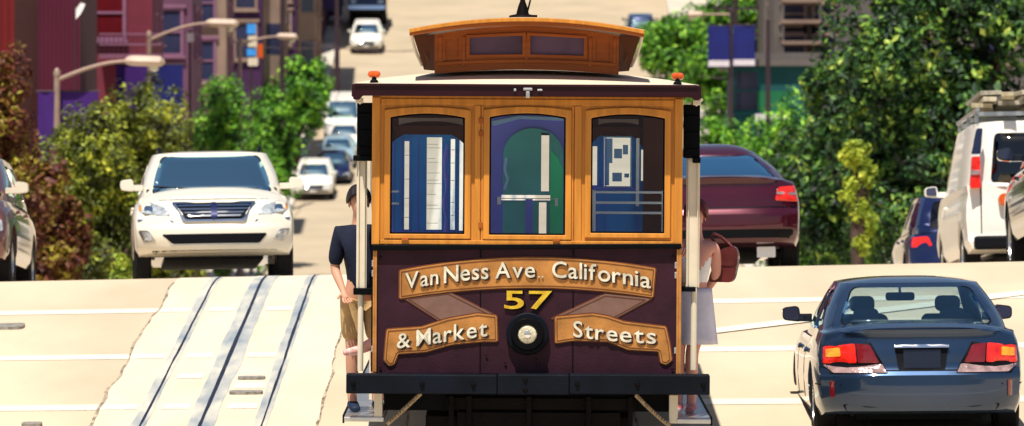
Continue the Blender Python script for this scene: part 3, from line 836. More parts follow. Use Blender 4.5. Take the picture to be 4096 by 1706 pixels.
def body_mesh(S, lod):
    nx, ny, nz = (16, 48, 18) if lod == 0 else (8, 24, 10)
    L, W = S['L'], S['W']
    idx = {}; V_ = []
    def P(i, j, k):
        key = (i, j, k)
        if key in idx: return idx[key]
        a = -1 + 2 * i / nx; s = -1 + 2 * j / ny; h = k / nz
        s = math.copysign(abs(s) ** .85, s)
        y0 = s * L / 2
        zt = lerp_tab(S['top'], y0); zb = S['zb'] + .06 * abs(s) ** 8
        z = zb + (zt - zb) * h
        # crowned top, tucked shoulders
        z += -h ** 2 * (S.get('drop', .07) * abs(a) ** 4) + (h ** 4) * S.get('crown', .03) * (1 - a * a)
        sec = lerp_tab([(0, .94), (.15, .985), (.45, 1.), (.68, .995), (.85, .97), (1, S.get('shoulder', .92))], h)
        w = W / 2 * (1 - S.get('taper', .06) * abs(s) ** 5)
        x = a * w * sec
        off = lerp_tab(S['rear'] if s < 0 else S['front'], z)
        y = y0 - math.copysign(1, s) * (off * abs(s) ** 10 + S.get('plan', .24) * abs(a) ** 4 * abs(s) ** 6)
        idx[key] = len(V_); V_.append((x, y, z))
        return idx[key]
    F = []
    for i in range(nx):
        for j in range(ny):
            F.append((P(i, j, 0), P(i, j + 1, 0), P(i + 1, j + 1, 0), P(i + 1, j, 0)))
            F.append((P(i, j, nz), P(i + 1, j, nz), P(i + 1, j + 1, nz), P(i, j + 1, nz)))
        for k in range(nz):
            F.append((P(i, 0, k), P(i + 1, 0, k), P(i + 1, 0, k + 1), P(i, 0, k + 1)))
            F.append((P(i, ny, k), P(i, ny, k + 1), P(i + 1, ny, k + 1), P(i + 1, ny, k)))
    for j in range(ny):
        for k in range(nz):
            F.append((P(0, j, k), P(0, j, k + 1), P(0, j + 1, k + 1), P(0, j + 1, k)))
            F.append((P(nx, j, k), P(nx, j + 1, k), P(nx, j + 1, k + 1), P(nx, j, k + 1)))
    mb = MB(); mb.add(V_, F)
    me = mb.mesh('body')
    o = bpy.data.objects.new('tmp', me); C.objects.link(o)
    cuts = []
    for sy in S['axles']:
        m = MB(); m.lathe([(S['wr'] * 1.13, -W), (S['wr'] * 1.13, -W / 2 + .27)], (0, sy, S['wr']), 'x', 28)
        m.lathe([(S['wr'] * 1.13, W / 2 - .27), (S['wr'] * 1.13, W)], (0, sy, S['wr']), 'x', 28)
        c = m.build('cut', None); cuts.append(c)
        b = o.modifiers.new('b', 'BOOLEAN'); b.operation = 'DIFFERENCE'; b.solver = 'EXACT'; b.object = c
    me2 = bake(o, 'body')
    bpy.data.objects.remove(o)
    for c in cuts: bpy.data.objects.remove(c)
    return me2

KK = .88; NN = math.log(.5) / math.log(.88)
def ring(q, hw, y0, y1):
    yc = (y0 + y1) / 2; hl = (y1 - y0) / 2
    q = q % 4
    s = int(q); u = ((q % 1) * 2 - 1) * KK
    w = max(0, 1 - abs(u) ** NN) ** (1 / NN)
    if s == 0: return u * hw, yc - hl * w
    if s == 1: return hw * w, yc + u * hl
    if s == 2: return -u * hw, yc + hl * w
    return -hw * w, yc - u * hl

def cabin(S, root, mats, lod):
    cb = S['cabin']
    H = S['H']; crown = cb.get('crown', .07)
    def Sf(q, v, inset=0.):
        bx, by = ring(q, cb['wb'] / 2, cb['yr'], cb['yf'])
        tx, ty = ring(q, cb['wt'] / 2, cb['yr2'], cb['yf2'])
        zb = lerp_tab(S['top'], by) - .035 - .05 * abs(bx / (S['W'] / 2)) ** 4
        zt = H - crown
        bl = cb.get('bulge', .035) * math.sin(PI * min(1, v))
        x = bx + (tx - bx) * v; y = by + (ty - by) * v
        yc = (cb['yr'] + cb['yf']) / 2
        x *= 1 + bl; y = yc + (y - yc) * (1 + bl * .6)
        z = zb + (zt - zb) * v
        if inset:
            x -= math.copysign(min(abs(x), inset), x) * (.3 if int(q % 4) in (0, 2) else 1)
            if int(q % 4) == 0: y += inset
            if int(q % 4) == 2: y -= inset
        return Vector((x, y, z))
    wins = []
    def W(kind, q0, q1, v0, v1, skew0=0, skew1=0, r=.05, nm='side_window'):
        # the corners are given in (q*1.5, v*.6) so that roundings stay round
        pts = [(q0 * 1.5, v0 * .6), (q1 * 1.5, v0 * .6), ((q1 + skew1) * 1.5, v1 * .6), ((q0 + skew0) * 1.5, v1 * .6)]
        wins.append((nm, rpoly(pts, r, 4), kind))
    W('g', *cb.get('rw', (.04, .96, .1, .9)), r=cb.get('rr', .07), nm='rear_window')
    W('g', *cb.get('fw', (2.03, 2.97, .06, .93)), r=.06, nm='windshield')
    for a, b, s0, s1 in cb.get('sw', ((1.10, 1.50, .05, 0), (1.54, 1.93, 0, -.06))):
        W('s', a, b, .16, .86, s0, s1, .04)
        W('s', 5 - b, 5 - a, .16, .86, -s1, -s0, .04)
    outer = [(0, 0)] + [(k * .15, 0) for k in range(1, 40)] + [(6, 0), (6, .6)] + [(6 - k * .15, .6) for k in range(1, 40)] + [(0, .6)]
    g = .06 if lod == 0 else .14
    v, t = cdt(outer, [w[1] for w in wins], (g, g))
    mb = MB()
    mb.add([Sf(p[0] / 1.5, p[1] / .6) for p in v], t)
    # inner return of each opening
    for nm, poly, k in wins:
        n = len(poly)
        a = [Sf(p[0] / 1.5, p[1] / .6) for p in poly]; b = [Sf(p[0] / 1.5, p[1] / .6, .03) for p in poly]
        mb.add(a + b, [(i, (i + 1) % n, (i + 1) % n + n, i + n) for i in range(n)])
    # roof cap
    ks = [1, .97, .92, .84, .7, .5, .3, .12]
    qs = [k / 12 for k in range(49)]
    tc = Vector((0, (cb['yr2'] + cb['yf2']) / 2, 0))
    def cap(u, q):
        p = Sf(q, 1.); c = Vector((0, tc.y, p.z))
        r_ = c + (p - c) * u
        r_.z = p.z + crown * (1 - u ** 2.6)
        return r_
    mb.grid(cap, ks, qs)
    b = len(mb.v); mb.v.append((0, tc.y, H)); 
    base = b - len(qs)
    for i in range(48): mb.f.append((base + i, base + i + 1, b))
    me = mb.mesh('cabin')
    bm = bmesh.new(); bm.from_mesh(me); bmesh.ops.remove_doubles(bm, verts=bm.verts, dist=.0015); bmesh.ops.recalc_face_normals(bm, faces=bm.faces); bm.to_mesh(me); bm.free()
    link_mesh('cabin', me, mats['paint'], root, True, angle=50)
    for nm, poly, k in wins:
        v, t = cdt(poly, (), (g * 1.5, g * 1.5))
        m = MB(); m.add([Sf(p[0] / 1.5, p[1] / .6, .012) for p in v], t)
        me = m.mesh(nm)
        link_mesh(nm, me, mats['glass'], root, True, angle=180)
        if lod == 0 and k == 'g':
            # black band bonded round the pane
            n = len(poly); cx_ = sum(p[0] for p in poly) / n; cy_ = sum(p[1] for p in poly) / n
            hw_ = max(p[0] for p in poly) - cx_; hh_ = max(p[1] for p in poly) - cy_
            inn = [(cx_ + (p[0] - cx_) * (1 - .016 / hw_), cy_ + (p[1] - cy_) * (1 - .012 / hh_)) for p in poly]
            m = MB()
            m.add([Sf(p[0] / 1.5, p[1] / .6, .010) for p in poly] + [Sf(p[0] / 1.5, p[1] / .6, .011) for p in inn], [(i, (i + 1) % n, (i + 1) % n + n, i + n) for i in range(n)])
            m.build('window_seal', mt['trim'], root, True, fixn=False, angle=180)
    return Sf

def proj(bvh, poly, axis, sgn, off=.006, depth=.02, grid=.07, deep=None):
    """solid patch conforming to the body; poly in (x,z) for axis y or (y,z) for axis x"""
    v, t = cdt(poly, (), (grid, grid))
    P = []
    last = None
    for a, b in v:
        if axis == 'y': o_ = Vector((a, sgn * 10, b)); d_ = Vector((0, -sgn, 0))
        elif axis == 'z': o_ = Vector((a, b, 5)); d_ = Vector((0, 0, -1))
        else: o_ = Vector((sgn * 10, a, b)); d_ = Vector((-sgn, 0, 0))
        h = bvh.ray_cast(o_, d_)[0]
        if h is None:
            h = Vector(last) if last is not None else (o_ + d_ * 8)
            if axis == 'y': h = Vector((a, h.y, b))
            elif axis == 'x': h = Vector((h.x, a, b))
        last = h
        P.append(h - d_ * off)
    d_ = Vector((0, -sgn, 0)) if axis == 'y' else (Vector((0, 0, -1)) if axis == 'z' else Vector((-sgn, 0, 0)))
    n = len(P)
    Q = [p + d_ * (depth + off) for p in P]
    F = []; ed = set()
    for a, b, c in t:
        F += [(a, b, c), (c + n, b + n, a + n)]
        ed |= {(a, b), (b, c), (c, a)}
    for a, b in ed:
        if (b, a) not in ed: F.append((b, a, a + n, b + n))
    m = MB(); m.add(P + Q, F)
    return m

WHM = {}
def wheels(S, root, lod):
    r = S['wr']
    if r not in WHM:
        m = MB(); m.lathe([(r * .62, -.10), (r * .93, -.10), (r, -.075), (r, .075), (r * .93, .10), (r * .62, .10)], (0, 0, 0), 'x', 36, closed=True)
        g_ = MB()
        g_.lathe([(r * .66, -.095), (r * .62, -.09), (r * .60, -.02), (r * .60, .02), (r * .62, .09), (r * .66, .095)], (0, 0, 0), 'x', 32, closed=True)
        for k in range(10):
            a = 2 * PI * k / 10
            g_.cbox((.055, math.cos(a) * r * .33, math.sin(a) * r * .33), (.03, r * .6, r * .11), (a, 0, 0))
        g_.lathe([(r * .14, 0), (r * .14, .075), (r * .08, .085)], (0, 0, 0), 'x', 16)
        g_.lathe([(r * .6, -.02), (r * .6, -.01)], (0, 0, 0), 'x', 20)
        WHM[r] = (m.mesh('tyre'), g_.mesh('rim'))
        smooth_mesh(WHM[r][0], 40); smooth_mesh(WHM[r][1], 30)
        WHM[r][0].materials.append(mt['tyre']); WHM[r][1].materials.append(mt['rim'])
    for sy in S['axles']:
        for sx in (-1, 1):
            w = empty('wheel', (sx * (S['W'] / 2 - .125), sy, r), (0, 0, PI if sx < 0 else 0)); w.parent = root
            for nm, me in zip(('tyre', 'rim'), WHM[r]):
                o = bpy.data.objects.new(nm, me); C.objects.link(o); o.parent = w

def interior(S, root):
    cb = S['cabin']
    zb = lerp_tab(S['top'], (cb['yr'] + cb['yf']) / 2)
    H = S['H']
    m = MB(); w = cb['wb'] / 2 - .1
    m.box(-w, cb['yr'] + .30, zb - .3, w, cb['yf'] - .35, zb + .035)
    m.build('cabin_floor', mt['trim'], root)
    ys = cb['yr2'] + .25
    for sx in (-.38, .38):
        for (yy, hh) in ((cb['yf2'] - .75, .0), (max(cb['yr2'] + .12, cb['yr'] + .62), -.06)):
            m = MB()
            hh = hh * 1.6
            m.plate(rrect(sx - .23, zb - .1, sx + .23, zb + .13 + hh, .06, 5), (), yy, yy + .13)
            s_ = m.build('seat', mt['seat'], root, bevel=.03)
            m = MB(); m.plate(rrect(sx - .11, zb + .15 + hh, sx + .11, zb + .29 + hh, .05, 5), (), yy + .01, yy + .10)
            m.tube([(sx - .05, yy + .06, zb + .1 + hh), (sx - .05, yy + .06, zb + .2 + hh)], .01, 6)
            m.tube([(sx + .05, yy + .06, zb + .1 + hh), (sx + .05, yy + .06, zb + .2 + hh)], .01, 6)
            m.build('headrest', mt['seat'], s_, bevel=.02)
    m = MB(); m.box(-w, cb['yf'] - .62, zb - .05, w, cb['yf'] - .3, zb + .045); m.build('dashboard', mt['trim'], root, bevel=.02)
    m = MB(); m.plate(rrect(-.13, H - .235, .13, H - .16, .025, 4), (), cb['yf2'] - .12, cb['yf2'] - .09); m.tube([(0, cb['yf2'] - .1, H - .17), (0, cb['yf2'] - .02, H - .07)], .012, 6)
    m.build('rearview_mirror', mt['trim'], root)
    m = MB()
    pts = [(-.38 + .19 * math.cos(a), cb['yf'] - .78 - .07 * math.sin(a), zb + .02 + .17 * math.sin(a)) for a in [2 * PI * k / 20 for k in range(21)]]
    m.tube(pts, .014, 6); m.build('steering_wheel', mt['trim'], root)

def mirrors(S, root, mat, y=None, z=None):
    cb = S['cabin']
    y = cb['yf'] - .55 if y is None else y
    zb = lerp_tab(S['top'], y) + .05 if z is None else z
    for sx in (-1, 1):
        x0 = cb['wb'] / 2 - .04
        m = MB()
        m.plate(rpoly([(x0 + .08, zb - .02), (x0 + .25, zb + .0), (x0 + .25, zb + .11), (x0 + .10, zb + .13)], .04, 4), (), y - .06, y + .09)
        mm = MB(); mm.v = [(sx * p[0], p[1], p[2]) for p in m.v]; mm.f = m.f
        mm.cbox((sx * (x0 + .06), y + .03, zb + .02), (.16, .08, .07))
        o = mm.build('mirror', mat, root, bevel=.015)
        m = MB(); m.plate(rpoly([(x0 + .10, zb), (x0 + .238, zb + .01), (x0 + .238, zb + .10), (x0 + .112, zb + .118)], .03, 3), (), y - .07, y - .063)
        mm = MB(); mm.v = [(sx * p[0], p[1], p[2]) for p in m.v]; mm.f = m.f
        mm.build('mirror_glass', mt['pane'], o)

SPECS = {
 'sedan': dict(L=4.75, W=1.82, H=1.40, zb=.22, wr=.325, axles=(-1.40, 1.40), drop=.06, plan=.22, shoulder=.93,
   top=[(-2.4, .965), (-2.1, 1.0), (-1.6, 1.01), (-.5, .93), (1.0, .94), (1.3, .93), (2.0, .82), (2.4, .68)],
   rear=[(.2, .12), (.32, .03), (.45, 0), (.60, .0), (.645, .05), (.75, .055), (.92, .09), (1.05, .03)], front=[(.2, .1), (.35, .02), (.5, 0), (.6, .05), (.75, .2)],
   cabin=dict(yr=-1.92, yf=1.30, yr2=-1.02, yf2=.42, wb=1.66, wt=1.22, crown=.05, bulge=.045, rw=(.04, .96, .10, .92), rr=.07)),
 'suv': dict(L=4.75, W=1.93, H=1.70, zb=.34, wr=.37, axles=(-1.38, 1.38), drop=.07, plan=.30, shoulder=.90, crown=.05,
   top=[(-2.4, 1.02), (-2.2, 1.10), (-.8, 1.14), (1.0, 1.14), (1.5, 1.13), (2.05, 1.02), (2.4, .88)],
   rear=[(.3, .10), (.45, .0), (.6, .0), (.7, .05), (1.1, .1)], front=[(.34, .12), (.42, .03), (.55, .0), (.66, .01), (.72, .05), (.8, .07), (1.0, .22)],
   cabin=dict(yr=-2.22, yf=1.42, yr2=-1.75, yf2=.55, wb=1.76, wt=1.40, crown=.06, bulge=.04, rw=(.1, .9, .1, .85), fw=(2.035, 2.965, .04, .93), sw=((1.05, 1.26, .02, 0), (1.30, 1.60, 0, 0), (1.63, 1.93, 0, -.08)))),
 'van': dict(L=5.1, W=1.98, H=2.0, zb=.36, wr=.36, axles=(-1.55, 1.75), drop=.02, plan=.10, shoulder=.985, taper=.02, crown=.0,
   top=[(-2.6, 1.20), (1.5, 1.20), (1.8, 1.15), (2.3, 1.02), (2.6, .9)],
   rear=[(.3, .0), (.5, .0), (.56, .06), (1.3, .08)], front=[(.3, .05), (.6, .0), (1.0, .15)],
   cabin=dict(yr=-2.5, yf=2.2, yr2=-2.35, yf2=1.35, wb=1.92, wt=1.66, crown=.05, bulge=.02, rw=(.10, .90, .06, .82), rr=.05, sw=((1.74, 1.93, 0, -.05),))),
}
def car(kind, name, label, X, d, heading, paint, group=None, lod=0, over=None, roof_d=None, cat='car', tilt=True, detail=None, glass='carglass', mirror_mat=None, scale=1., dz=0., pitch=None):
    S = dict(SPECS[kind])
    if over: S.update(over)
    s = slope(d, 1.5) if pitch is None else pitch
    r = empty(name, (X, d, G(X, d) + dz), (0, 0, 0), label, cat, group)
    # heading 0: faces away from the camera (+y); pi: towards it
    m = Euler((math.atan(s), -math.atan(cross(d)), 0)).to_matrix() @ Euler((0, 0, heading)).to_matrix()
    r.rotation_euler = m.to_euler()
    r.scale = (scale,) * 3
    mats = {'paint': mt[paint], 'glass': mt[glass]}
    me = body_mesh(S, lod)
    me.materials.clear()
    b = link_mesh('body', me, mats['paint'], r, True, angle=32)
    dg = bpy.context.evaluated_depsgraph_get(); 
    bvh = BVHTree.FromPolygons([v.co[:] for v in me.vertices], [p.vertices[:] for p in me.polygons])
    cabin(S, r, mats, lod)
    wheels(S, r, lod)
    m = MB(); m.box(-S['W'] / 2 + .38, -S['L'] / 2 + .55, S['zb'] - .03, S['W'] / 2 - .38, S['L'] / 2 - .6, S['zb'] + .12); m.build('underbody', mt['trim'], r)
    interior(S, r)
    if mirror_mat != 'none': mirrors(S, r, mt[mirror_mat or paint], None, None)
    for sx in (-1, 1):
        for yy in ((-.55, .5) if kind != 'van' else (.9,)):
            zz = lerp_tab(S['top'], yy) - .17
            proj(bvh, rrect(yy - .1, zz - .02, yy + .1, zz + .02, .015, 3), 'x', sx, .03, .02, .1).build('door_handle', mats['paint'], r)
    if detail: detail(S, r, bvh, mats)
    return r

def flip(poly): return [(-x, z) for x, z in poly][::-1]

def P2(bvh, r, name, poly, mat, sgn, off=.006, both=True, **k):
    out = []
    for q in ((poly, flip(poly)) if both else (poly,)):
        out.append(proj(bvh, q, 'y', sgn, off, **k).build(name, mt[mat] if isinstance(mat, str) else mat, r, True, angle=50))
    return out

def sedan_rear(S, r, bvh, mats):
    k = 1 / 290.; cx_ = 2297
    D = lambda x, y: ((x - cx_) * k, .965 - (y - 827) * k * 1.0)
    # right-hand coordinates mirrored for both sides
    A = rpoly([D(2057, 866), D(2133, 858), D(2137, 906), D(2055, 908)], .02)
    Bp = rpoly([D(2136, 858), D(2170, 862), D(2192, 906), D(2140, 906)], .012)
    Cp = rpoly([D(2055, 911), D(2200, 909), D(2210, 930), D(2080, 930)], .012)
    Hh = rpoly([D(2050, 862), D(2172, 855), D(2214, 932), D(2070, 934)], .02)
    P2(bvh, r, 'taillight_housing', Hh, 'trim', -1, .004, depth=.03, grid=.03)
    for o in P2(bvh, r, 'taillight', A, 'taillens', -1, .014, grid=.03): pass
    P2(bvh, r, 'taillight', Bp, 'taildark', -1, .013, grid=.03)
    P2(bvh, r, 'reversing_light', Cp, 'clearlens', -1, .013, grid=.03)
    P2(bvh, r, 'turn_signal', rpoly([D(2062, 872), D(2096, 868), D(2098, 890), D(2062, 892)], .014), 'orangelens', -1, .022, grid=.03)
    # chrome bar and number plate recess
    P2(bvh, r, 'plate_recess', rpoly([D(2230, 866), D(2364, 866), D(2354, 925), D(2240, 925)], .02), 'trim', -1, .005, both=False)
    P2(bvh, r, 'chrome_bar', rpoly([D(2229, 861), D(2391 - 26, 861), D(2391 - 26, 869), D(2229, 869)], .006), 'chrome', -1, .035, both=False, depth=.04)
    P2(bvh, r, 'number_plate', rrect(D(2252, 0)[0], D(0, 919)[1], D(2344, 0)[0], D(0, 874)[1], .008, 3), 'black_car', -1, .014, both=False)
    # trunk lid gap, bumper gap, lower trim, reflectors
    P2(bvh, r, 'panel_gap', [(-.80, .622), (.80, .622), (.80, .634), (-.80, .634)], 'trim', -1, .003, both=False, depth=.01)
    P2(bvh, r, 'trunk_edge', rpoly([(-.70, .952), (.70, .952), (.66, .975), (-.66, .975)], .01), 'chrome' if False else mats['paint'], -1, .018, both=False)
    P2(bvh, r, 'lower_trim', rpoly([(-.62, .255), (.62, .255), (.68, .34), (.45, .315), (-.45, .315), (-.68, .34)], .03), 'trim', -1, .006, both=False)
    P2(bvh, r, 'reflector', rrect(-.78, .40, -.74, .54, .01, 3), 'taildark', -1, .008)
    for sx in (-1, 1):
        for ys in (-.42, .62):
            proj(bvh, [(ys - .006, .34), (ys + .006, .34), (ys + .006, .90), (ys - .006, .90)], 'x', sx, .003, .01, .1).build('door_gap', mt['trim'], r)
        proj(bvh, [(-2.28, .50), (-1.9, .50), (-1.9, .512), (-2.28, .512)], 'x', sx, .003, .01, .1).build('panel_gap', mt['trim'], r)

def suv_front(S, r, bvh, mats):
    k = 1 / 213.6; cx_ = 537
    D = lambda x, y: ((x - cx_) * k, (536 - y) * k + .935)
    def PP(name, pts, mat, off=.008, both=True, rad=.02, **kk):
        return P2(bvh, r, name, rpoly([D(*p) for p in pts], rad), mat, 1, off, both, **kk)
    PP('headlight', [(347, 522), (376, 524), (412, 538), (428, 562), (392, 560), (349, 548)], 'headlens', .010)
    PP('headlight_projector', [(362, 532), (384, 534), (384, 553), (362, 551)], 'chrome', .02, rad=.04)
    PP('turn_signal', [(349, 528), (356, 530), (356, 546), (349, 544)], 'orangelens', .018, rad=.01)
    PP('grille', [(434, 529), (640, 529), (612, 574), (462, 574)], 'trim', .010, False, .03)
    for i, yy in enumerate((534, 543, 552, 561)):
        w = 96 - i * 9
        PP('grille_slat', [(537 - w, yy), (537 + w, yy), (537 + w - 4, yy + 4.5), (537 - w + 4, yy + 4.5)], 'chrome', .03, False, .004, depth=.03)
    # chrome surround
    n = [(430, 526), (644, 526), (614, 578), (460, 578)]
    o_ = rpoly([D(*p) for p in n], .03); i_ = rpoly([D(*p) for p in [(440, 531), (634, 531), (610, 573), (464, 573)]], .03)
    v, t = cdt(o_, [i_], (.1, .1))
    m = MB(); m.plate(o_, [i_], 0, .03)
    pts = []
    for x, y, z in m.v:
        h = bvh.ray_cast(Vector((x, 10, z)), Vector((0, -1, 0)))[0]
        pts.append((x, (h.y if h else 2.3) + .032 - y, z))
    m.v = pts; m.build('grille_surround', mt['chrome'], r, True, angle=40)
    PP('emblem', [(529, 528), (545, 528), (545, 570), (537, 574), (529, 570)], 'blue_car', .045, False, .02, depth=.04)
    PP('bumper_trim', [(345, 567), (432, 574), (436, 579), (345, 573)], 'chrome', .012, rad=.008)
    PP('lower_grille', [(404, 609), (670, 609), (642, 634), (424, 634)], 'trim', .010, False, .03)
    PP('lower_lip', [(424, 637), (650, 637), (648, 641), (426, 641)], 'steel', .018, False, .006)
    PP('fog_light_recess', [(345, 596), (372, 598), (392, 628), (360, 628)], 'steel', .008, rad=.03)
    PP('fog_light', [(352, 600), (370, 602), (382, 622), (364, 624)], 'headlens', .018, rad=.04)
    PP('bumper_bottom', [(380, 650), (694, 650), (690, 657), (384, 657)], 'trim', .006, False, .01)
    P2(bvh, r, 'hood_gap', [D(400, 519), D(674, 519), D(674, 521), D(400, 521)], 'trim', 1, .003, False, depth=.01)
    # roof rails and wipers, inspection sticker
    for sx in (-1, 1):
        m = MB(); m.tube([(sx * .60, -1.5, 1.62), (sx * .62, -1.4, 1.70), (sx * .62, -.6, 1.735), (sx * .61, .2, 1.71), (sx * .58, .32, 1.63)], .022, 8); m.build('roof_rail', mt['trim'], r, smooth=True)
    m = MB()
    m.tube([(.1, 1.36, 1.16), (.7, 1.20, 1.21)], .012, 6); m.tube([(-.55, 1.30, 1.16), (.05, 1.34, 1.18)], .012, 6); m.build('wiper', mt['trim'], r)
    m = MB(); m.cbox((.60, 1.03, 1.255), (.13, .01, .06), (R(-58), 0, 0)); m.build('inspection_sticker', mt['plate'], r)
    for sx in (-1, 1):
        for ys in (-.42, .68):
            proj(bvh, [(ys - .006, .45), (ys + .006, .45), (ys + .006, 1.04), (ys - .006, 1.04)], 'x', sx, .003, .01, .1).build('door_gap', mt['trim'], r)

def simple_front(S, r, bvh, mats):
    W = S['W'] / 2; zt = lerp_tab(S['top'], S['L'] / 2)
    P2(bvh, r, 'headlight', rpoly([(-W * .92, zt - .20), (-W * .55, zt - .22), (-W * .62, zt - .08), (-W * .9, zt - .06)], .03), 'headlens', 1, .01)
    P2(bvh, r, 'grille', rpoly([(-W * .48, zt - .30), (W * .48, zt - .30), (W * .52, zt - .10), (-W * .52, zt - .10)], .03), 'trim', 1, .01, False)
    P2(bvh, r, 'lower_grille', rpoly([(-W * .75, S['zb'] + .05), (W * .75, S['zb'] + .05), (W * .70, S['zb'] + .2), (-W * .70, S['zb'] + .2)], .03), 'trim', 1, .01, False)
    P2(bvh, r, 'number_plate', rrect(-.16, S['zb'] + .1, .16, S['zb'] + .22, .01, 2), 'plate', 1, .02, False)
    P2(bvh, r, 'grille_slat', rpoly([(-W * .46, zt - .20), (W * .46, zt - .20), (W * .46, zt - .18), (-W * .46, zt - .18)], .004), 'chrome', 1, .02, False)

def simple_rear(S, r, bvh, mats):
    W = S['W'] / 2; zt = lerp_tab(S['top'], -S['L'] / 2)
    P2(bvh, r, 'taillight', rpoly([(-W * .93, zt - .20), (-W * .60, zt - .18), (-W * .66, zt - .03), (-W * .9, zt - .04)], .03), 'taillens', -1, .01)
    P2(bvh, r, 'number_plate', rrect(-.16, zt - .25, .16, zt - .1, .01, 2), 'plate', -1, .01, False)
    P2(bvh, r, 'lower_trim', rpoly([(-W * .75, S['zb'] + .03), (W * .75, S['zb'] + .03), (W * .70, S['zb'] + .12), (-W * .70, S['zb'] + .12)], .03), 'trim', -1, .01, False)

def maroon_rear(S, r, bvh, mats):
    P2(bvh, r, 'taillight', rpoly([(-.86, .72), (-.60, .73), (-.64, .88), (-.84, .90)], .03), 'taillens', -1, .016, grid=.03)
    P2(bvh, r, 'reversing_light', rpoly([(-.84, .795), (-.62, .80), (-.62, .83), (-.84, .825)], .01), 'clearlens', -1, .026, grid=.03)
    P2(bvh, r, 'panel_gap', [(-.85, .655), (.85, .655), (.85, .668), (-.85, .668)], 'trim', -1, .003, False, depth=.01)
    P2(bvh, r, 'bumper_trim', rpoly([(-.78, .24), (.78, .24), (.80, .42), (-.80, .42)], .03), 'trim', -1, .008, False)
    m = MB(); m.plate(rrect(.40, .12, .60, .235, .01, 3), (), -2.16, -2.14); m.build('number_plate', mt['plate'], r)
    P2(bvh, r, 'trunk_edge', rpoly([(-.72, .955), (.72, .955), (.68, .985), (-.68, .985)], .01), mats['paint'], -1, .02, False)

def van_rear(S, r, bvh, mats):
    # rear lamps stand on the corner posts beside the glass
    for sx in (-1, 1):
        t = MB(); t.plate(rpoly([(sx * .80, 1.14), (sx * .93, 1.14), (sx * .90, 1.52), (sx * .80, 1.52)], .02), (), -2.53, -2.40)
        o = t.build('taillight', mt['taillens'], r, bevel=.01)
        t = MB(); t.plate(rpoly([(sx * .81, 1.30), (sx * .92, 1.30), (sx * .915, 1.36), (sx * .81, 1.36)], .01), (), -2.545, -2.53); t.build('reversing_light', mt['clearlens'], o)
        t = MB(); t.plate(rpoly([(sx * .79, 1.55), (sx * .90, 1.55), (sx * .83, 1.86), (sx * .76, 1.86)], .02), (), -2.50, -2.38); t.build('corner_trim', mt['blue_car'], r, bevel=.01)
    m = MB(); m.lathe([(.07, -2.56), (.075, -2.54), (.075, -2.45)], (-.52, 0, 1.0), 'y', 20); m.build('round_marker', mt['amber'], r, smooth=True)
    P2(bvh, r, 'door_gap', [(-.008, .62), (.008, .62), (.008, 1.2), (-.008, 1.2)], 'trim', -1, .003, False, depth=.01)
    m = MB(); m.box(-.9, -2.72, .40, .9, -2.52, .56); m.build('bumper', mt['trim'], r, bevel=.03)
    P2(bvh, r, 'door_gap', [(-.80, .60), (-.788, .60), (-.788, 1.2), (-.80, 1.2)], 'trim', -1, .003, depth=.01)

car('sedan', 'sedan', 'dark blue sedan driving uphill away, rear lights and dark plate facing us, right foreground', 3.50, 48.5 + 2.35, 0, 'navy_car', detail=sedan_rear, pitch=.006, dz=-.215, glass='carglass', mirror_mat='black_car')
car('suv', 'suv', 'pearl white SUV with chrome grille facing us at the crest', -3.65, 67 + 2.1, PI + R(4.2), 'pearl_car', detail=suv_front, dz=.04, glass='carglass_dark', tilt=True)
car('sedan', 'sedan', 'maroon sedan seen from behind, partly hidden by the cable car', 2.42, 66 + 2.3, 0, 'maroon_car', detail=maroon_rear, mirror_mat='none', over=dict(H=1.46, cabin=dict(yr=-1.95, yf=1.30, yr2=-1.0, yf2=.42, wb=1.60, wt=1.0, crown=.15, bulge=.07, rw=(.04, .96, .10, .97), rr=.06)), scale=1.07, dz=.07, glass='glass_sky')
van = car('van', 'van', 'white work van with loaded roof rack parked at the right edge', 6.70, 71 + 2.5, 0, 'white_car', detail=van_rear, scale=1.04, glass='glass_black', cat='van')
car('suv', 'hatchback', 'dark blue car parked ahead of the white van, its red tail light showing', 6.86, 85 + 2.3, 0, 'blue_car', detail=simple_rear, dz=.12, lod=1, glass='glass_black', mirror_mat='none', scale=.96)
car('suv', 'suv', 'black SUV cut off by the right edge beside the white van', 6.98, 63.9 + 2.3, 0, 'black_car', detail=simple_rear, scale=1.12, lod=1, glass='glass_black')
car('suv', 'suv', 'bronze car cut off by the left edge, mirror showing', -6.80, 66 + 2.3, PI, 'bronze_car', detail=simple_front, glass='carglass_dark', mirror_mat='cream')
GP = 'cars parked uphill on the left'
car('suv', 'suv', 'white SUV first in the row of cars uphill left of the cable car', PX(313, 270), 272.3, PI, 'white_car', GP, 1, detail=simple_front, glass='carglass_dark')
car('sedan', 'sedan', 'dark blue sedan close behind the first uphill white SUV', PX(333, 278), 278.6, PI, 'blue_car', GP, 1, detail=simple_front, glass='carglass_dark')
car('sedan', 'sedan', 'pale blue sedan in the uphill row below the white van', PX(336, 281), 284.5, PI, 'pale_blue_car', GP, 1, detail=simple_front, glass='carglass_dark')
car('sedan', 'sedan', 'white sedan in the uphill row just under the white van', PX(343, 287), 290, PI, 'white_car', GP, 1, detail=simple_front, glass='carglass_dark')
car('van', 'van', 'white van highest of the clustered uphill row beside the cable car roof', PX(342, 293), 296.5, PI, 'white_car', GP, 1, detail=simple_front, glass='carglass_dark', cat='van')
car('suv', 'pickup', 'white car heading downhill at the top left of the road', PX(367, 334), 334, PI, 'white_car', None, 1, detail=simple_front, glass='carglass_dark', cat='car')
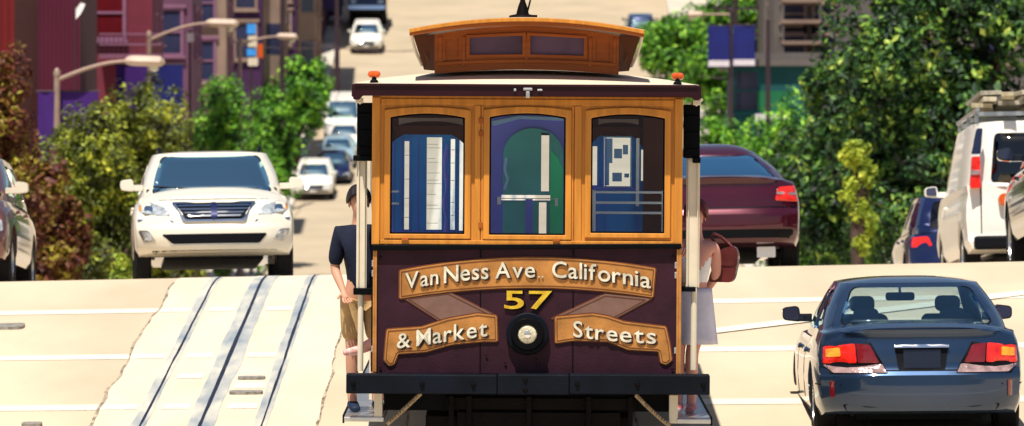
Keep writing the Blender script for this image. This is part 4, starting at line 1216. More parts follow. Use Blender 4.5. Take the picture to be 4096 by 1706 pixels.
# truck behind it
t = empty('truck', (PX(368, 345), 345, G(PX(368, 345), 345)), (math.atan(slope(345)), 0, PI), 'dark truck with red upper rail behind the topmost white car', 'truck')
m = MB(); m.box(-1.15, -3, .9, 1.15, 1.2, 2.2); m.build('cargo_bed', mt['black_car'], t, bevel=.04)
m = MB(); m.add([(-1.05, 1.25, .6), (1.05, 1.25, .6), (1.05, 3, .6), (-1.05, 3, .6), (-1.0, 1.3, 2.5), (1.0, 1.3, 2.5), (1.0, 2.3, 2.5), (-1.0, 2.3, 2.5), (-1.05, 3, 1.4), (1.05, 3, 1.4)], [(0, 3, 2, 1), (0, 1, 5, 4), (4, 5, 6, 7), (7, 6, 9, 8), (8, 9, 2, 3), (1, 2, 9, 6, 5), (0, 4, 7, 8, 3)]); m.build('truck_cab', mt['blue_car'], t, bevel=.05)
m = MB(); m.add([(-.85, 2.45, 2.35), (.85, 2.45, 2.35), (.88, 2.93, 1.55), (-.88, 2.93, 1.55)], [(0, 1, 2, 3)]); m.build('windshield', mt['pane'], t)
m = MB(); m.box(-1.15, -3, 2.75, 1.15, -2.85, 3.0); m.box(-1.15, 1.0, 2.75, 1.15, 1.18, 3.0)
for sx in (-1.12, 1.05): m.box(sx, -3, 2.2, sx + .07, -2.9, 2.8); m.box(sx, 1.05, 2.2, sx + .07, 1.15, 2.8); m.box(sx, -2.85, 2.8, sx + .07, 1., 2.95)
m.build('upper_rail', mt['taillens'], t)
for sy in (-1.8, 2.):
    for sx in (-1, 1):
        m = MB(); m.lathe([(.25, -.13), (.48, -.13), (.48, .13), (.25, .13)], (sx * .95, sy, .48), 'x', 20, closed=True); m.lathe([(.25, -.05), (.25, .05)], (sx * .95, sy, .48), 'x', 16)
        m.build('wheel', mt['tyre'], t)
for sx in (-.8, .8):
    m = MB(); m.box(sx - .15, 3.0, .9, sx + .15, 3.04, 1.1); m.build('headlight', mt['headlens'], t)
m = MB(); m.box(-1.1, 3.0, .5, 1.1, 3.12, .75); m.build('bumper', mt['chrome'], t)
car('suv', 'suv', 'dark blue SUV heading uphill near the top right of the road', PX(641, 336), 338, 0, 'blue_car', None, 1, detail=simple_rear, glass='carglass_dark')

# roof rack and its load on the van
rk = empty('roof_rack', (0, 0, 0)); rk.parent = van
m = MB()
for yy in (-1.9, -.6, .7):
    m.box(-.80, yy, 2.04, .80, yy + .06, 2.09)
    for sx in (-.78, .78): m.box(sx - .02, yy, 1.96, sx + .02, yy + .06, 2.06)
for sx in (-.80, .76): m.box(sx, -2.1, 2.09, sx + .04, 1.0, 2.13)
m.build('rack_bars', mt['steel'], rk)
rr = random.Random(5)
def load_item(k, label):
    mw = van.matrix_basis
    m = MB()
    L_ = rr.uniform(1.8, 3.0); w = rr.uniform(.12, .3)
    m.box(-w / 2, -L_ / 2, 0, w / 2, L_ / 2, .05)
    o = m.build('plank', mt['load%d' % (k % 3)])
    x = -.62 + (k % 5) * .30
    z = 2.135 + (k // 5) * .075
    o.matrix_basis = mw @ Matrix.Translation((x + rr.uniform(-.04, .04), -1.1 + rr.uniform(-.4, .5), z + .02)) @ Euler((rr.uniform(-.02, .02), rr.uniform(-.05, .05), rr.uniform(-.10, .10))).to_matrix().to_4x4()
    tag(o, label, 'plank', 'weathered planks piled on the van roof')
mt['load0'] = M('weathered_timber', (.42, .36, .24), .9, 0, .3, 3, .3, 20, stretch=(4, .3, 4))
mt['load1'] = M('grey_timber', (.33, .30, .24), .9, 0, .3, 3, .3, 20, stretch=(4, .3, 4))
mt['load2'] = M('pale_timber', (.55, .48, .36), .9, 0, .3, 3, .3, 20, stretch=(4, .3, 4))
for k in range(15):
    load_item(k, 'weathered timber plank in the pile on the white van roof')
# ============================================================ cable car
KX = 325.3
CX0, CD = .093, 44.
cpitch = R(1.6)
cc = empty('cable_car', (CX0, CD, prof(CD)), (cpitch, math.radians(.35), 0), 'maroon and varnished wood cable car number 57 with gold ribbon lettering, centre of the street', 'cable car')
def c_(xd, yd): return ((xd - 1319) / KX, (536 - yd) / KX + 2.2)
def z_(yd): return (536 - yd) / KX + 2.2
def x_(xd): return (xd - 1319) / KX
def cp(*pts): return [c_(*p) for p in pts]
def zoomL(*pts):   # zoom crop left -> display px
    return [c_((1024 + a * .795) * .6289, (853 + b * .795) * .6289) for a, b in pts]
def zoomR(*pts):
    return [c_((2048 + a * .795) * .6289, (853 + b * .795) * .6289) for a, b in pts]
def part(name, mb, mat, parent=None, smooth=False, bevel=0, label=None, **k):
    o = mb.build(name, mt[mat], parent or cc, smooth, bevel, **k)
    if label: o['label'] = label
    return o
def arched(x0, x1, yt, yb, rise=10, n=8, r=6):
    """window outline with a shallow arched top, display px"""
    top = [(x0 + (x1 - x0) * k / n, yt + rise * (2 * k / n - 1) ** 2) for k in range(n + 1)]
    return [c_(x1, yb)] + [c_(x0, yb)] + [c_(*p) for p in top]

# --- front: wood upper, maroon lower
WINS = [(978, 1165, 287, 590), (1227, 1418, 285, 591), (1482, 1667, 286, 585)]
m = MB(); m.plate(cp((932, 617), (932, 240), (1712, 240), (1712, 617)), [arched(a - 6, b + 6, c - 6, d + 5) for a, b, c, d in WINS], 0, .06)
part('front_wall', m, 'wood')
for i, (a, b, c, d) in enumerate(WINS):
    fr = MB(); fr.plate(arched(a - 15, b + 15, c - 17, d + 12, 8), [arched(a, b, c, d)], -.028, .045)
    f = part('window', fr, 'wood', bevel=.006)
    g = MB(); g.plate(arched(a - 2, b + 2, c - 2, d + 2), (), .010, .016); part('pane', g, 'glass' if i != 1 else 'glass_blue', f)
    h = MB(); h.plate(arched(a - 3, b + 3, c - 3, d + 3), [arched(a + 4, b - 4, c + 4, d - 4)], .002, .022); part('gasket', h, 'black', f)
m = MB()
# corner posts, vertical stiles and rails standing proud of the wall
for a, b in ((932, 952), (1692, 1712)): m.box(x_(a), -.020, z_(617), x_(b), -.0005, z_(247))
for a, b in ((1190, 1204), (1207, 1212), (1434, 1438), (1441, 1458)): m.box(x_(a), -.016, z_(614), x_(b), -.0005, z_(266))
m.box(x_(954), -.012, z_(265), x_(1690), -.0005, z_(250)); m.box(x_(954), -.024, z_(616), x_(1690), -.0005, z_(605))
part('framing', m, 'wood', bevel=.004)
m = MB(); m.box(x_(1204), -.010, z_(612), x_(1207), -.0004, z_(268)); m.box(x_(1438), -.010, z_(612), x_(1441), -.0004, z_(268)); part('joint_line', m, 'wood_dark')
m = MB()
for yd in (298, 330, 560): m.box(x_(1200), -.026, z_(yd + 14), x_(1212), -.017, z_(yd))
for xd, yd in ((1016, 603), (1396, 604)): m.cbox((x_(xd), -.034, z_(yd)), (.055, .02, .022))
part('hinge', m, 'wood_dark', bevel=.003)
m = MB(); m.plate(cp((937, 940), (937, 622), (1707, 612), (1707, 938)), (), .004, .05); part('dash_panel', m, 'maroon')
m = MB(); m.plate(cp((934, 631), (934, 618), (1710, 610), (1710, 622)), (), -.045, -.004); part('belt_rail', m, 'black', bevel=.006)
for g_ in (((936, 940), (941, 946)), ((1699, 1704), (1705, 1711))):
    m = MB()
    for a, b in g_: m.box(x_(a), -.022, z_(938), x_(b), .003, z_(632 if a < 1000 else 624))
    m.box(x_(g_[0][0]) + .002, -.018, z_(936), x_(g_[1][1]) - .002, .002, z_(636 if a < 1000 else 626))
    part('side_trim', m, 'gold', bevel=.003)
m = MB(); m.box(x_(1205), -.003, z_(936), x_(1207.5), .0035, z_(626)); m.box(x_(1438), -.003, z_(936), x_(1440.5), .0035, z_(626)); part('panel_seam', m, 'black')
for xd, yd in ((1222, 893), (1345, 905), (1352, 915), (1270, 912), (955, 650), (1690, 645), (955, 925), (1690, 925)):
    m = MB(); m.lathe([(.012, -.012), (.008, -.018)], (x_(xd), .004, z_(yd)), 'y', 10); part('rivet', m, 'maroon_gloss')

# --- ribbon scroll
def ribbon(name, pts, mat, y=-.010, outline=True, r=.014):
    q = rpoly(pts, r, 4)
    g = MB(); g.plate(q, (), y, .003, (.06, .06)); o = part(name, g, mat, bevel=.002)
    if outline:
        # thin dark line round the painted shape
        n = len(q); area = sum(q[i][0] * q[(i + 1) % n][1] - q[(i + 1) % n][0] * q[i][1] for i in range(n))
        sg = 1 if area > 0 else -1
        def offs(w):
            out = []
            for i in range(n):
                a = Vector(q[i - 1]); b = Vector(q[(i + 1) % n]); t = (b - a)
                if t.length < 1e-6: out.append(q[i]); continue
                t.normalize(); nn_ = Vector((t.y, -t.x)) * sg
                out.append((q[i][0] + nn_.x * w, q[i][1] + nn_.y * w))
            return out
        e = MB(); e.plate(offs(.009), (), y + .006, .0035); part('scroll_outline', e, 'outline', o)
        p1 = offs(-.012); p2 = offs(-.017)
        e = MB(); e.plate(p1, [p2], y - .003, y - .0005); part('scroll_inner_line', e, 'outline', o)
    return o
def arc(p0, pm, p1, n=10):
    out = []
    for k in range(n + 1):
        t = k / n
        out.append(((1 - t) ** 2 * p0[0] + 2 * t * (1 - t) * pm[0] + t * t * p1[0], (1 - t) ** 2 * p0[1] + 2 * t * (1 - t) * pm[1] + t * t * p1[1]))
    return out
ribbon('scroll_fold', cp((1011, 750), (1126, 735), (1246, 795), (1108, 812)), 'fold', -.004, True, .006)
ribbon('scroll_fold', cp((1519, 738), (1637, 749), (1536, 805), (1386, 801)), 'fold', -.004, True, .006)
topA = arc((1003, 682), (1322, 618), (1646, 673)); botA = arc((1640, 746), (1322, 697), (1003, 753))
ribbon('scroll_band', [c_(*p) for p in topA + botA], 'gold', -.010)
ribbon('scroll_band', zoomL((655, 588), (830, 575), (960, 532), (1110, 505), (1207, 515), (1212, 645), (1140, 645), (980, 662), (850, 700), (712, 710), (694, 762), (668, 772), (642, 742), (650, 640)), 'gold', -.012)
ribbon('scroll_band', zoomR((212, 520), (400, 502), (480, 515), (560, 542), (770, 566), (790, 650), (801, 735), (772, 757), (745, 747), (735, 690), (580, 682), (480, 642), (300, 638), (215, 652)), 'gold', -.012)

# --- lettering
_cm = {}
def glyph(ch, bold=.018):
    if ch in _cm: return _cm[ch]
    cu = bpy.data.curves.new('t', 'FONT'); cu.body = ch; cu.size = 1; cu.offset = bold; cu.extrude = .04; cu.resolution_u = 4
    o = bpy.data.objects.new('t', cu); C.objects.link(o)
    me = bake(o, 't'); bpy.data.objects.remove(o)
    vs = [v.co.copy() for v in me.vertices]; fs = [tuple(p.vertices) for p in me.polygons]
    x0 = min(v.x for v in vs); x1 = max(v.x for v in vs)
    _cm[ch] = ([v - Vector((x0, 0, 0)) for v in vs], fs, x1 - x0)
    return _cm[ch]
def word(text, path, cap_px, y, mat, name, shade=True, gap=.09, sx=1., label=None, bold=.008, shade_mat='lettershade'):
    """path(t) -> display px baseline point, t 0..1; letters fill the path"""
    items = [(c, glyph(c, bold)) if c != ' ' else (' ', None) for c in text]
    adv = [(g[2] + gap) if g else .38 for c, g in items]
    tot = sum(adv) - gap
    S_ = cap_px / .70 / KX
    def place(dx, dz, yy, dep):
        mb = MB(); pos = 0
        for (c, g), a in zip(items, adv):
            if g:
                t0 = pos / tot; t1 = (pos + g[2]) / tot; tm = (t0 + t1) / 2
                p0 = Vector(c_(*path(t0))); p1 = Vector(c_(*path(t1))); 
                d_ = p1 - p0; ang = math.atan2(d_.y, d_.x); sc_x = d_.length / g[2]
                vs = []
                for v in g[0]:
                    lx = v.x * sc_x; lz = v.y * S_
                    ly = v.z / .04 * dep
                    # letters stay upright but are sheared along the slope
                    vs.append((p0.x + lx * math.cos(ang) + dx, yy - ly, p0.y + lz + lx * math.sin(ang) + dz))
                mb.add(vs, g[1])
            pos += a
        return mb
    o = part(name, place(0, 0, y, .004), mat, fixn=False)
    if label: o['label'] = label
    if shade:
        sh = place(.016, -.013, y + .008, .002)
        part('letter_shade', sh, shade_mat, o, fixn=False)
        sh = place(.008, -.007, y + .004, .002)
        part('letter_shade', sh, shade_mat, o, fixn=False)
    return o
def quad(p0, pm, p1):
    return lambda t: ((1 - t) ** 2 * p0[0] + 2 * t * (1 - t) * pm[0] + t * t * p1[0], (1 - t) ** 2 * p0[1] + 2 * t * (1 - t) * pm[1] + t * t * p1[1])
Y1 = -.022
word('Van', quad((1017, 728), (1060, 721), (1100, 715)), 40, Y1, 'letter', 'lettering', label='ivory painted word Van')
word('Ness', quad((1114, 713), (1170, 704), (1226, 701)), 42, Y1, 'letter', 'lettering', label='ivory painted word Ness')
word('Ave', quad((1243, 700), (1290, 697), (1343, 697)), 40, Y1, 'letter', 'lettering', label='ivory painted word Ave')
m = MB()
for xd in (1353, 1362): m.plate(rrect(x_(xd) - .006, z_(697) - .0, x_(xd) + .006, z_(697) + .010, .004, 2), (), Y1 - .002, Y1 + .006)
part('lettering', m, 'letter', label='two small painted dots after Ave')
word('California', quad((1386, 697), (1500, 699), (1634, 723)), 41, Y1, 'letter', 'lettering', label='ivory painted word California', gap=.08)
word('&', quad((997, 878), (1015, 876), (1031, 874)), 38, Y1, 'letter', 'lettering', label='ivory painted ampersand')
word('Market', quad((1046, 872), (1130, 858), (1224, 845)), 41, Y1, 'letter', 'lettering', label='ivory painted word Market')
word('Streets', quad((1440, 845), (1530, 858), (1648, 862)), 40, Y1, 'letter', 'lettering', label='ivory painted word Streets')
word('57', quad((1266, 776), (1325, 776), (1386, 776)), 45, -.012, 'goldleaf', 'car_number', label='gold leaf number 57', gap=.10, bold=.012, shade_mat='black')

# --- headlamp
hl = MB(); hx, hz = c_(1325, 839)
m = MB(); m.lathe([(.164, .004), (.164, -.05), (.155, -.06), (.12, -.06)], (hx, 0, hz), 'y', 40); o = part('headlamp', m, 'bumper', smooth=True)
m = MB(); m.lathe([(.128, -.055), (.128, -.12), (.118, -.135), (.078, -.135), (.075, -.10)], (hx, 0, hz), 'y', 40); part('headlamp_rim', m, 'black', o, smooth=True)
m = MB()
m.lathe([(.077, -.11)] + [(.075 * math.cos(a), -.118 - .024 * math.sin(a)) for a in [R(90) * k / 8 for k in range(8)]], (hx, 0, hz), 'y', 32); part('headlamp_lens', m, 'lens', o, smooth=True)
m = MB(); m.lathe([(.030, -.139), (.026, -.146), (.010, -.148)], (hx, 0, hz), 'y', 24); part('bulb', m, 'chrome', o, smooth=True)

# --- bumper beam, underframe
m = MB()
m.box(x_(872), -.24, z_(988), x_(1250) - .002, -.02, z_(940)); m.box(x_(1250) + .002, -.245, z_(988), x_(1430) - .002, -.02, z_(938)); m.box(x_(1430) + .002, -.24, z_(986), x_(1782), -.02, z_(937))
part('bumper', m, 'bumper', bevel=.008)
for xd, yd in ((890, 963), (1062, 963), (1190, 963), (1320, 950), (1320, 975), (1450, 960), (1600, 960), (1765, 960)):
    m = MB(); m.lathe([(.02, -.242), (.014, -.256)], (x_(xd), -.002, z_(yd)), 'y', 8); part('bolt', m, 'iron')
m = MB(); m.box(x_(965), .02, z_(1034), x_(1690), 1.2, z_(992)); m.box(-.7, 1.2, .72, .7, 8.3, .86); part('underframe', m, 'black')
m = MB(); m.box(x_(1120), -.02, z_(1030), x_(1600), .016, z_(1000)); m.box(x_(1150), -.03, z_(1075), x_(1560), .1, z_(1036))
for xd in (1135, 1180, 1330, 1480, 1585): m.box(x_(xd) - .02, -.06, z_(1080), x_(xd) + .02, -.032, z_(995))
part('brake_gear', m, 'iron', bevel=.006)
m = MB(); m.box(x_(1070), .05, .10, x_(1590), .9, .62); m.box(x_(1100), .9, .25, x_(1560), 3.2, .60); part('truck_frame', m, 'iron')
for yy in (.9, 2.2, 6.2, 7.5):
    m = MB()
    wz = .32 + prof(CD + yy) - prof(CD) - yy * math.tan(cpitch)
    for sx in (-.5335, .5335): m.lathe([(.05, -.05), (.30, -.05), (.33, -.045), (.33, -.02), (.30, 0), (.30, .05), (.05, .05)], (sx, yy, wz), 'x', 24)
    m.tube([(-.55, yy, wz), (.55, yy, wz)], .05, 8)
    part('wheelset', m, 'iron', smooth=True)
for pts in (((1058, 990), (1032, 1015), (1003, 1042), (974, 1068)), ((1598, 990), (1628, 1020), (1655, 1045), (1684, 1068))):
    m = MB(); m.tube([(x_(a), -.10 + .01 * k, z_(b)) for k, (a, b) in enumerate(pts)], .016, 8)
    for k in range(14):
        t = k / 14; i = int(t * 3); u = t * 3 - i
        a = pts[i][0] * (1 - u) + pts[i + 1][0] * u; b = pts[i][1] * (1 - u) + pts[i + 1][1] * u
        m.lathe([(.012, -.008), (.021, 0), (.012, .008)], (x_(a), -.10, z_(b)), 'x', 8)
    part('rope', m, 'rope', smooth=True)
for a, b in ((941, 962), (1682, 1704)):
    m = MB(); m.box(x_(a), -.05, z_(1062), x_(b), 0.02, z_(990)); part('step_bracket', m, 'cream', bevel=.006)
for s_, (a, b) in ((-1, (862, 966)), (1, (1702, 1790))):
    m = MB(); m.box(x_(a), -.06, z_(1062), x_(b), 8.6, z_(1050)); o = part('running_board', m, 'steel' if s_ < 0 else 'steel', bevel=.006)
    m = MB(); m.box(x_(a) - .001 if s_ < 0 else x_(b) - .01, -.064, z_(1066), x_(a) + .012 if s_ < 0 else x_(b) + .002, 8.6, z_(1046)); part('edge_strip', m, 'iron', o)
# --- floor and side sills
m = MB(); m.box(-1.16, .06, .86, 1.16, 8.9, .95); part('floor', m, 'wood_in')
# --- grab posts and side screens
for s_, sc_, po in ((-1, (893, 919, 400, 738), (897, 912, 738, 938)), (1, (1723, 1757, 396, 722), (1736, 1752, 722, 930))):
    a, b, c, d = sc_
    m = MB(); m.box(x_(a), .10, z_(d), x_(b), .14, z_(c)); m.box(x_(a) + .012, .08, z_(d - 3), x_(a) + .020, .1, z_(c + 3)); m.box(x_(b) - .02, .08, z_(d - 3), x_(b) - .012, .1, z_(c + 3))
    part('side_screen', m, 'cream', bevel=.008)
    a, b, c, d = po
    m = MB(); m.tube([((x_(a) + x_(b)) / 2, .12, z_(d)), ((x_(a) + x_(b)) / 2, .12, z_(c))], (x_(b) - x_(a)) / 2, 14); part('grab_pole', m, 'cream', smooth=True)
    m = MB()
    xi = (1707, 1748) if s_ > 0 else (886, 936)
    m.box(x_(xi[0]), .06, z_(d - 193 if s_ < 0 else 732), x_(xi[1]), .22, z_(728 if s_ < 0 else 720))
    part('bracket', m, 'black', bevel=.006)
    m = MB()
    xi = (893, 934) if s_ < 0 else (1716, 1756)
    m.box(x_(xi[0]), .07, z_(396), x_(xi[1]), .30, z_(262))
    for q in range(3): m.tube([(x_(xi[0]) + .008, .07, z_(290 + 42 * q)), (x_(xi[1]) - .008, .07, z_(290 + 42 * q))], .012, 6)
    part('rolled_curtain', m, 'black', bevel=.02)
    m = MB(); m.tube([(x_(905 if s_ < 0 else 1742), .05, z_(262)), (x_(886 if s_ < 0 else 1760), .05, z_(245))], .02, 8); m.cbox((x_(899 if s_ < 0 else 1747), .05, z_(256)), (.06, .05, .04)); part('roof_bracket', m, 'cream', bevel=.006)
    m = MB(); m.box(x_(884 if s_ < 0 else 1738), .05, z_(408), x_(934 if s_ < 0 else 1758), .16, z_(394)); part('bracket', m, 'black', bevel=.006)
    # further posts down the side
    for k, yy in enumerate((1.5, 2.6, 3.4, 5.6, 6.5, 7.6, 8.6)):
        m = MB(); m.tube([(s_ * 1.22, yy, .66), (s_ * 1.22, yy, 3.0)], .022, 10); part('grab_pole', m, 'cream', smooth=True)
    # small brass fittings on the dark column
    m = MB(); m.box(s_ * 1.150, .02, z_(937), s_ * 1.19, .10, z_(262)); part('corner_column', m, 'black')
    m = MB()
    for yd in (470, 560, 665, 690, 880): m.cbox((s_ * 1.17, .008, z_(yd)), (.035, .02, .05))
    part('latch', m, 'steel', bevel=.004)

# --- roofs
def roof_z(x, k=1.): return .085 * (1 - (x / 1.33) ** 2) * k
n = 28; xs_ = [-1.33 + 2.66 * k / n for k in range(n + 1)]
m = MB()
zr = z_(212)
def rf(x, y):
    return (x, y, zr + roof_z(x) * min(1, max(.0, (y + .22) * 1.6)) )
ys_ = [-.22, -.12, 0, .1, .25, .5, 2, 4, 6, 8, 9.1]
m.grid(rf, xs_, ys_)
m.grid(lambda x, y: (x, y, zr - .04), xs_, ys_)
part('main_roof', m, 'roof', smooth=True, fixn=False, angle=30)
# fascia following the curved front edge, ends bending back
m = MB()
m.plate(rpoly(cp((886, 252), (886, 219), (894, 213), (1744, 211), (1752, 217), (1752, 248), (1740, 250), (1728, 240), (910, 243), (900, 254)), .01), (), -.27, -.21)
part('fascia', m, 'maroon_gloss', bevel=.01)
m = MB(); m.box(x_(890), -.285, z_(218), x_(1748), -.272, z_(212)); part('fascia_bead', m, 'maroon_gloss', bevel=.004)
m = MB()
for s_ in (-1, 1): m.box(s_ * 1.31, -.205, z_(246), s_ * 1.345, 9.1, z_(214))
part('side_fascia', m, 'maroon_gloss', bevel=.008)
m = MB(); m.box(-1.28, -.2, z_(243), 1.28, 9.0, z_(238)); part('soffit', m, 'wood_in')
m = MB()
m.cbox((x_(1322), -.276, z_(238)), (.03, .03, .05)); m.cbox((x_(1322), -.284, z_(224)), (.07, .02, .02)); m.cbox((x_(1290), -.284, z_(226)), (.02, .02, .02)); m.cbox((x_(1352), -.284, z_(226)), (.04, .02, .015))
part('fascia_fitting', m, 'steel', bevel=.004)
# marker lamps on the roof corners
for xd, yd in ((937, 208), (1697, 205)):
    m = MB(); m.lathe([(.035, 0), (.03, .02), (.018, .03), (.018, .05)], (x_(xd), -.1, z_(212)), 'z', 12); o = part('marker_lamp', m, 'black')
    m = MB()
    for q in (-.022, .022): m.lathe([(.004, -.03), (.024, -.02), (.028, 0), (.02, .02), (.004, .03)], (x_(xd) + q, -.1, z_(212) + .068), 'y', 14)
    m.lathe([(.02, .05), (.026, .07), (.016, .095)], (x_(xd), -.08, z_(212)), 'z', 10)
    part('lamp_lens', m, 'amber', o, smooth=True)
# clerestory
yc = .28
def cz(x, yd_mid, yd_end, half): return z_(yd_mid + (yd_end - yd_mid) * (x / half) ** 2)
front = [(x, cz(x, 66, 88, .715)) for x in [-.715 + 1.43 * k / 14 for k in range(15)]]
bot = [(x, cz(x, 176, 188, .715)) for x in [.715 - 1.43 * k / 14 for k in range(15)]]
wA = cp((1175, 139), (1175, 96), (1308, 90), (1308, 137)); wB = cp((1328, 137), (1328, 90), (1463, 96), (1463, 140))
pA = cp((1113, 160), (1113, 100), (1148, 97), (1148, 158)); pB = cp((1493, 158), (1493, 97), (1530, 100), (1530, 160))
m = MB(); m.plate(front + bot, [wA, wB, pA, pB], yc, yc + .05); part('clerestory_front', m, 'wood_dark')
def frame(poly, w):
    cx__ = sum(p[0] for p in poly) / 4; cz__ = sum(p[1] for p in poly) / 4
    hw = max(p[0] for p in poly) - cx__; hh = max(p[1] for p in poly) - cz__
    o_ = [(cx__ + (p[0] - cx__) * (1 + w / hw), cz__ + (p[1] - cz__) * (1 + w / hh)) for p in poly]
    return o_
for w_ in (wA, wB):
    m = MB(); m.plate(frame(w_, .028), [w_], yc - .015, yc - .001); o = part('clerestory_window', m, 'wood_dark', bevel=.004)
    m = MB(); m.plate(frame(w_, .004), (), yc + .02, yc + .03); part('pane', m, 'cl_glass', o)
for w_ in (pA, pB):
    m = MB(); m.plate(frame(w_, .004), (), yc + .015, yc + .03); part('clerestory_panel', m, 'wood_dark')
m = MB()
for xd in (1101, 1160, 1318, 1480, 1541): m.box(x_(xd) - .012, yc - .012, z_(168), x_(xd) + .012, yc - .0008, z_(94))
m.plate([(x, cz(x, 150, 160, .715)) for x in [-.7 + 1.4 * k / 12 for k in range(13)]] + [(x, cz(x, 158, 168, .715)) for x in [.7 - 1.4 * k / 12 for k in range(13)]], (), yc - .02, yc - .001)
part('clerestory_moulding', m, 'wood_dark', bevel=.003)
# angled wings of the clerestory and their pale edge strips
for s_ in (-1, 1):
    m = MB()
    A_ = [(s_ * .715, yc + .01, z_(88)), (s_ * .715, yc + .01, z_(180)), (s_ * .80, yc + .22, z_(178)), (s_ * .885, yc + .22, z_(92))]
    B_ = [(p[0] * .99, p[1] + .04, p[2]) for p in A_]
    m.add(A_ + B_, [(0, 1, 2, 3), (7, 6, 5, 4), (0, 4, 5, 1), (1, 5, 6, 2), (2, 6, 7, 3), (3, 7, 4, 0)])
    part('clerestory_wing', m, 'wood_in')
    m = MB(); m.tube([(s_ * .895, yc - .12, z_(84)), (s_ * .885, yc - .08, z_(105)), (s_ * .86, yc + .02, z_(135)), (s_ * .815, yc + .12, z_(166))], .013, 8); part('edge_strip', m, 'cream', smooth=True)
    m = MB()
    m.add([(s_ * .80, yc + .25, z_(178)), (s_ * .885, yc + .25, z_(92)), (s_ * .885, 8.4, z_(92)), (s_ * .80, 8.4, z_(178))], [(0, 1, 2, 3)])
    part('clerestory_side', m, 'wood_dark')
# hood
m = MB()
hw = .905; nn = 30
hx_ = [-hw + 2 * hw * k / nn for k in range(nn + 1)]
topz = lambda x: z_(48 + 30 * (x / hw) ** 2); botz = lambda x: z_(66 + 27 * (x / hw) ** 2)
m.plate([(x, topz(x)) for x in hx_] + [(x, botz(x)) for x in hx_[::-1]], (), -.10, 8.9)
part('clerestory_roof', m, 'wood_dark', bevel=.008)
m = MB(); m.plate([(x, topz(x) + .008) for x in hx_] + [(x, topz(x) - .022) for x in hx_[::-1]], (), -.116, -.1005); part('roof_edge_moulding', m, 'wood', bevel=.004)
m = MB(); m.plate([(x * 1.0, topz(x) + .012) for x in hx_] + [(x, topz(x) + .002) for x in hx_[::-1]], (), -.08, 8.9); part('roof_covering', m, 'roof')
m = MB(); m.lathe([(.11, 0), (.10, .02), (.05, .03), (.035, .09), (.02, .13), (.018, .22), (.03, .27), (.012, .32)], (x_(1308), .1, z_(46)), 'z', 20); part('bell_mount', m, 'iron', smooth=True)
m = MB(); m.box(x_(1285), .05, z_(46), x_(1345), .15, z_(38)); m.tube([(x_(1308) + .03, .1, z_(40)), (x_(1308) + .06, .1, z_(0))], .008, 6); part('bell_base', m, 'iron', bevel=.006)
m = MB()
m.lathe([(.02, .28), (.05, .30), (.08, .36), (.09, .44), (.12, .50), (.125, .52)][::-1], (x_(1308), .1, z_(46) + .05), 'z', 24); part('bell', m, 'amber' if False else 'goldleaf', smooth=True)

# --- interior seen through the front windows, its blues standing for reflected sky
yb = 1.25
def zi(yd): return (536 - yd) / 316. + 2.2 - .02
def xi_(xd): return (xd - 1319) / 316. + .002
m = MB()
slots = [[(xi_(a), zi(d)), (xi_(b), zi(d)), (xi_(b), zi(c)), (xi_(a), zi(c))] for a, b, c, d in ((1070, 1108, 352, 584), (1130, 1141, 356, 584), (1152, 1166, 352, 586), (1014, 1028, 362, 584), (1357, 1377, 338, 486), (1258, 1390, 494, 509), (1352, 1371, 512, 592), (1516, 1581, 350, 472), (1484, 1500, 372, 470), (1608, 1640, 380, 458))]
m.plate([(-1.12, .95), (1.12, .95), (1.12, 3.05), (-1.12, 3.05)], slots, yb, yb + .04)
part('bulkhead', m, 'blue_in')
m = MB()
for a, b, c, d in ((1111, 1128, 352, 584),): pass
m.plate([(-1.12, zi(345)), (1.12, zi(345)), (1.12, 3.05), (-1.12, 3.05)], (), yb - .05, yb - .002)
def archband(x0, x1, yt, yh, thick):
    n = 14; o_ = []; i_ = []
    for k in range(n + 1):
        t = k / n; x = x0 + (x1 - x0) * t
        o_.append((xi_(x), zi(yt))); i_.append((xi_(x), zi(yt + thick + yh * abs(2 * t - 1) ** 2.6)))
    return o_ + i_[::-1]
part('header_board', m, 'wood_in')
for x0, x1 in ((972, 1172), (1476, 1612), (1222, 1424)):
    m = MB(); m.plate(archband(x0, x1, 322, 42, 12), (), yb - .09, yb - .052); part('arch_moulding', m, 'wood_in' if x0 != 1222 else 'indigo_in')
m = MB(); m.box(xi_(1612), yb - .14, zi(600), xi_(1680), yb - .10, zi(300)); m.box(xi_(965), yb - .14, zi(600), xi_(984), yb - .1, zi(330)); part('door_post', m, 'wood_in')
m = MB()
m.box(xi_(1594), yb - .2, zi(520), xi_(1602), yb - .17, zi(350))
part('stanchion', m, 'white_in')
m = MB()
for q in (1, 2, 5, 6, 9, 11, 12, 15, 18, 19, 23): m.box(xi_(1071), yb + .012, zi(361 + q * 9.), xi_(1071 + 20 + (q * 7) % 17), yb + .02, zi(360 + q * 9.))
for q in (2, 5, 9, 14, 17): m.box(xi_(1131), yb + .012, zi(362 + q * 11), xi_(1140), yb + .02, zi(360.5 + q * 11))
for q in (3, 8, 12, 16): m.box(xi_(1015), yb + .012, zi(362 + q * 12), xi_(1027), yb + .02, zi(360.5 + q * 12))
part('louvre', m, 'steel')
m = MB(); m.tube([(xi_(1119 + 3 * math.sin(q * 1.3)), yb - .06, zi(590 - q * 20)) for q in range(12)], [.016 + .006 * math.sin(q * 2.1) for q in range(12)], 8); part('hanging_strap', m, 'indigo_in', smooth=True)
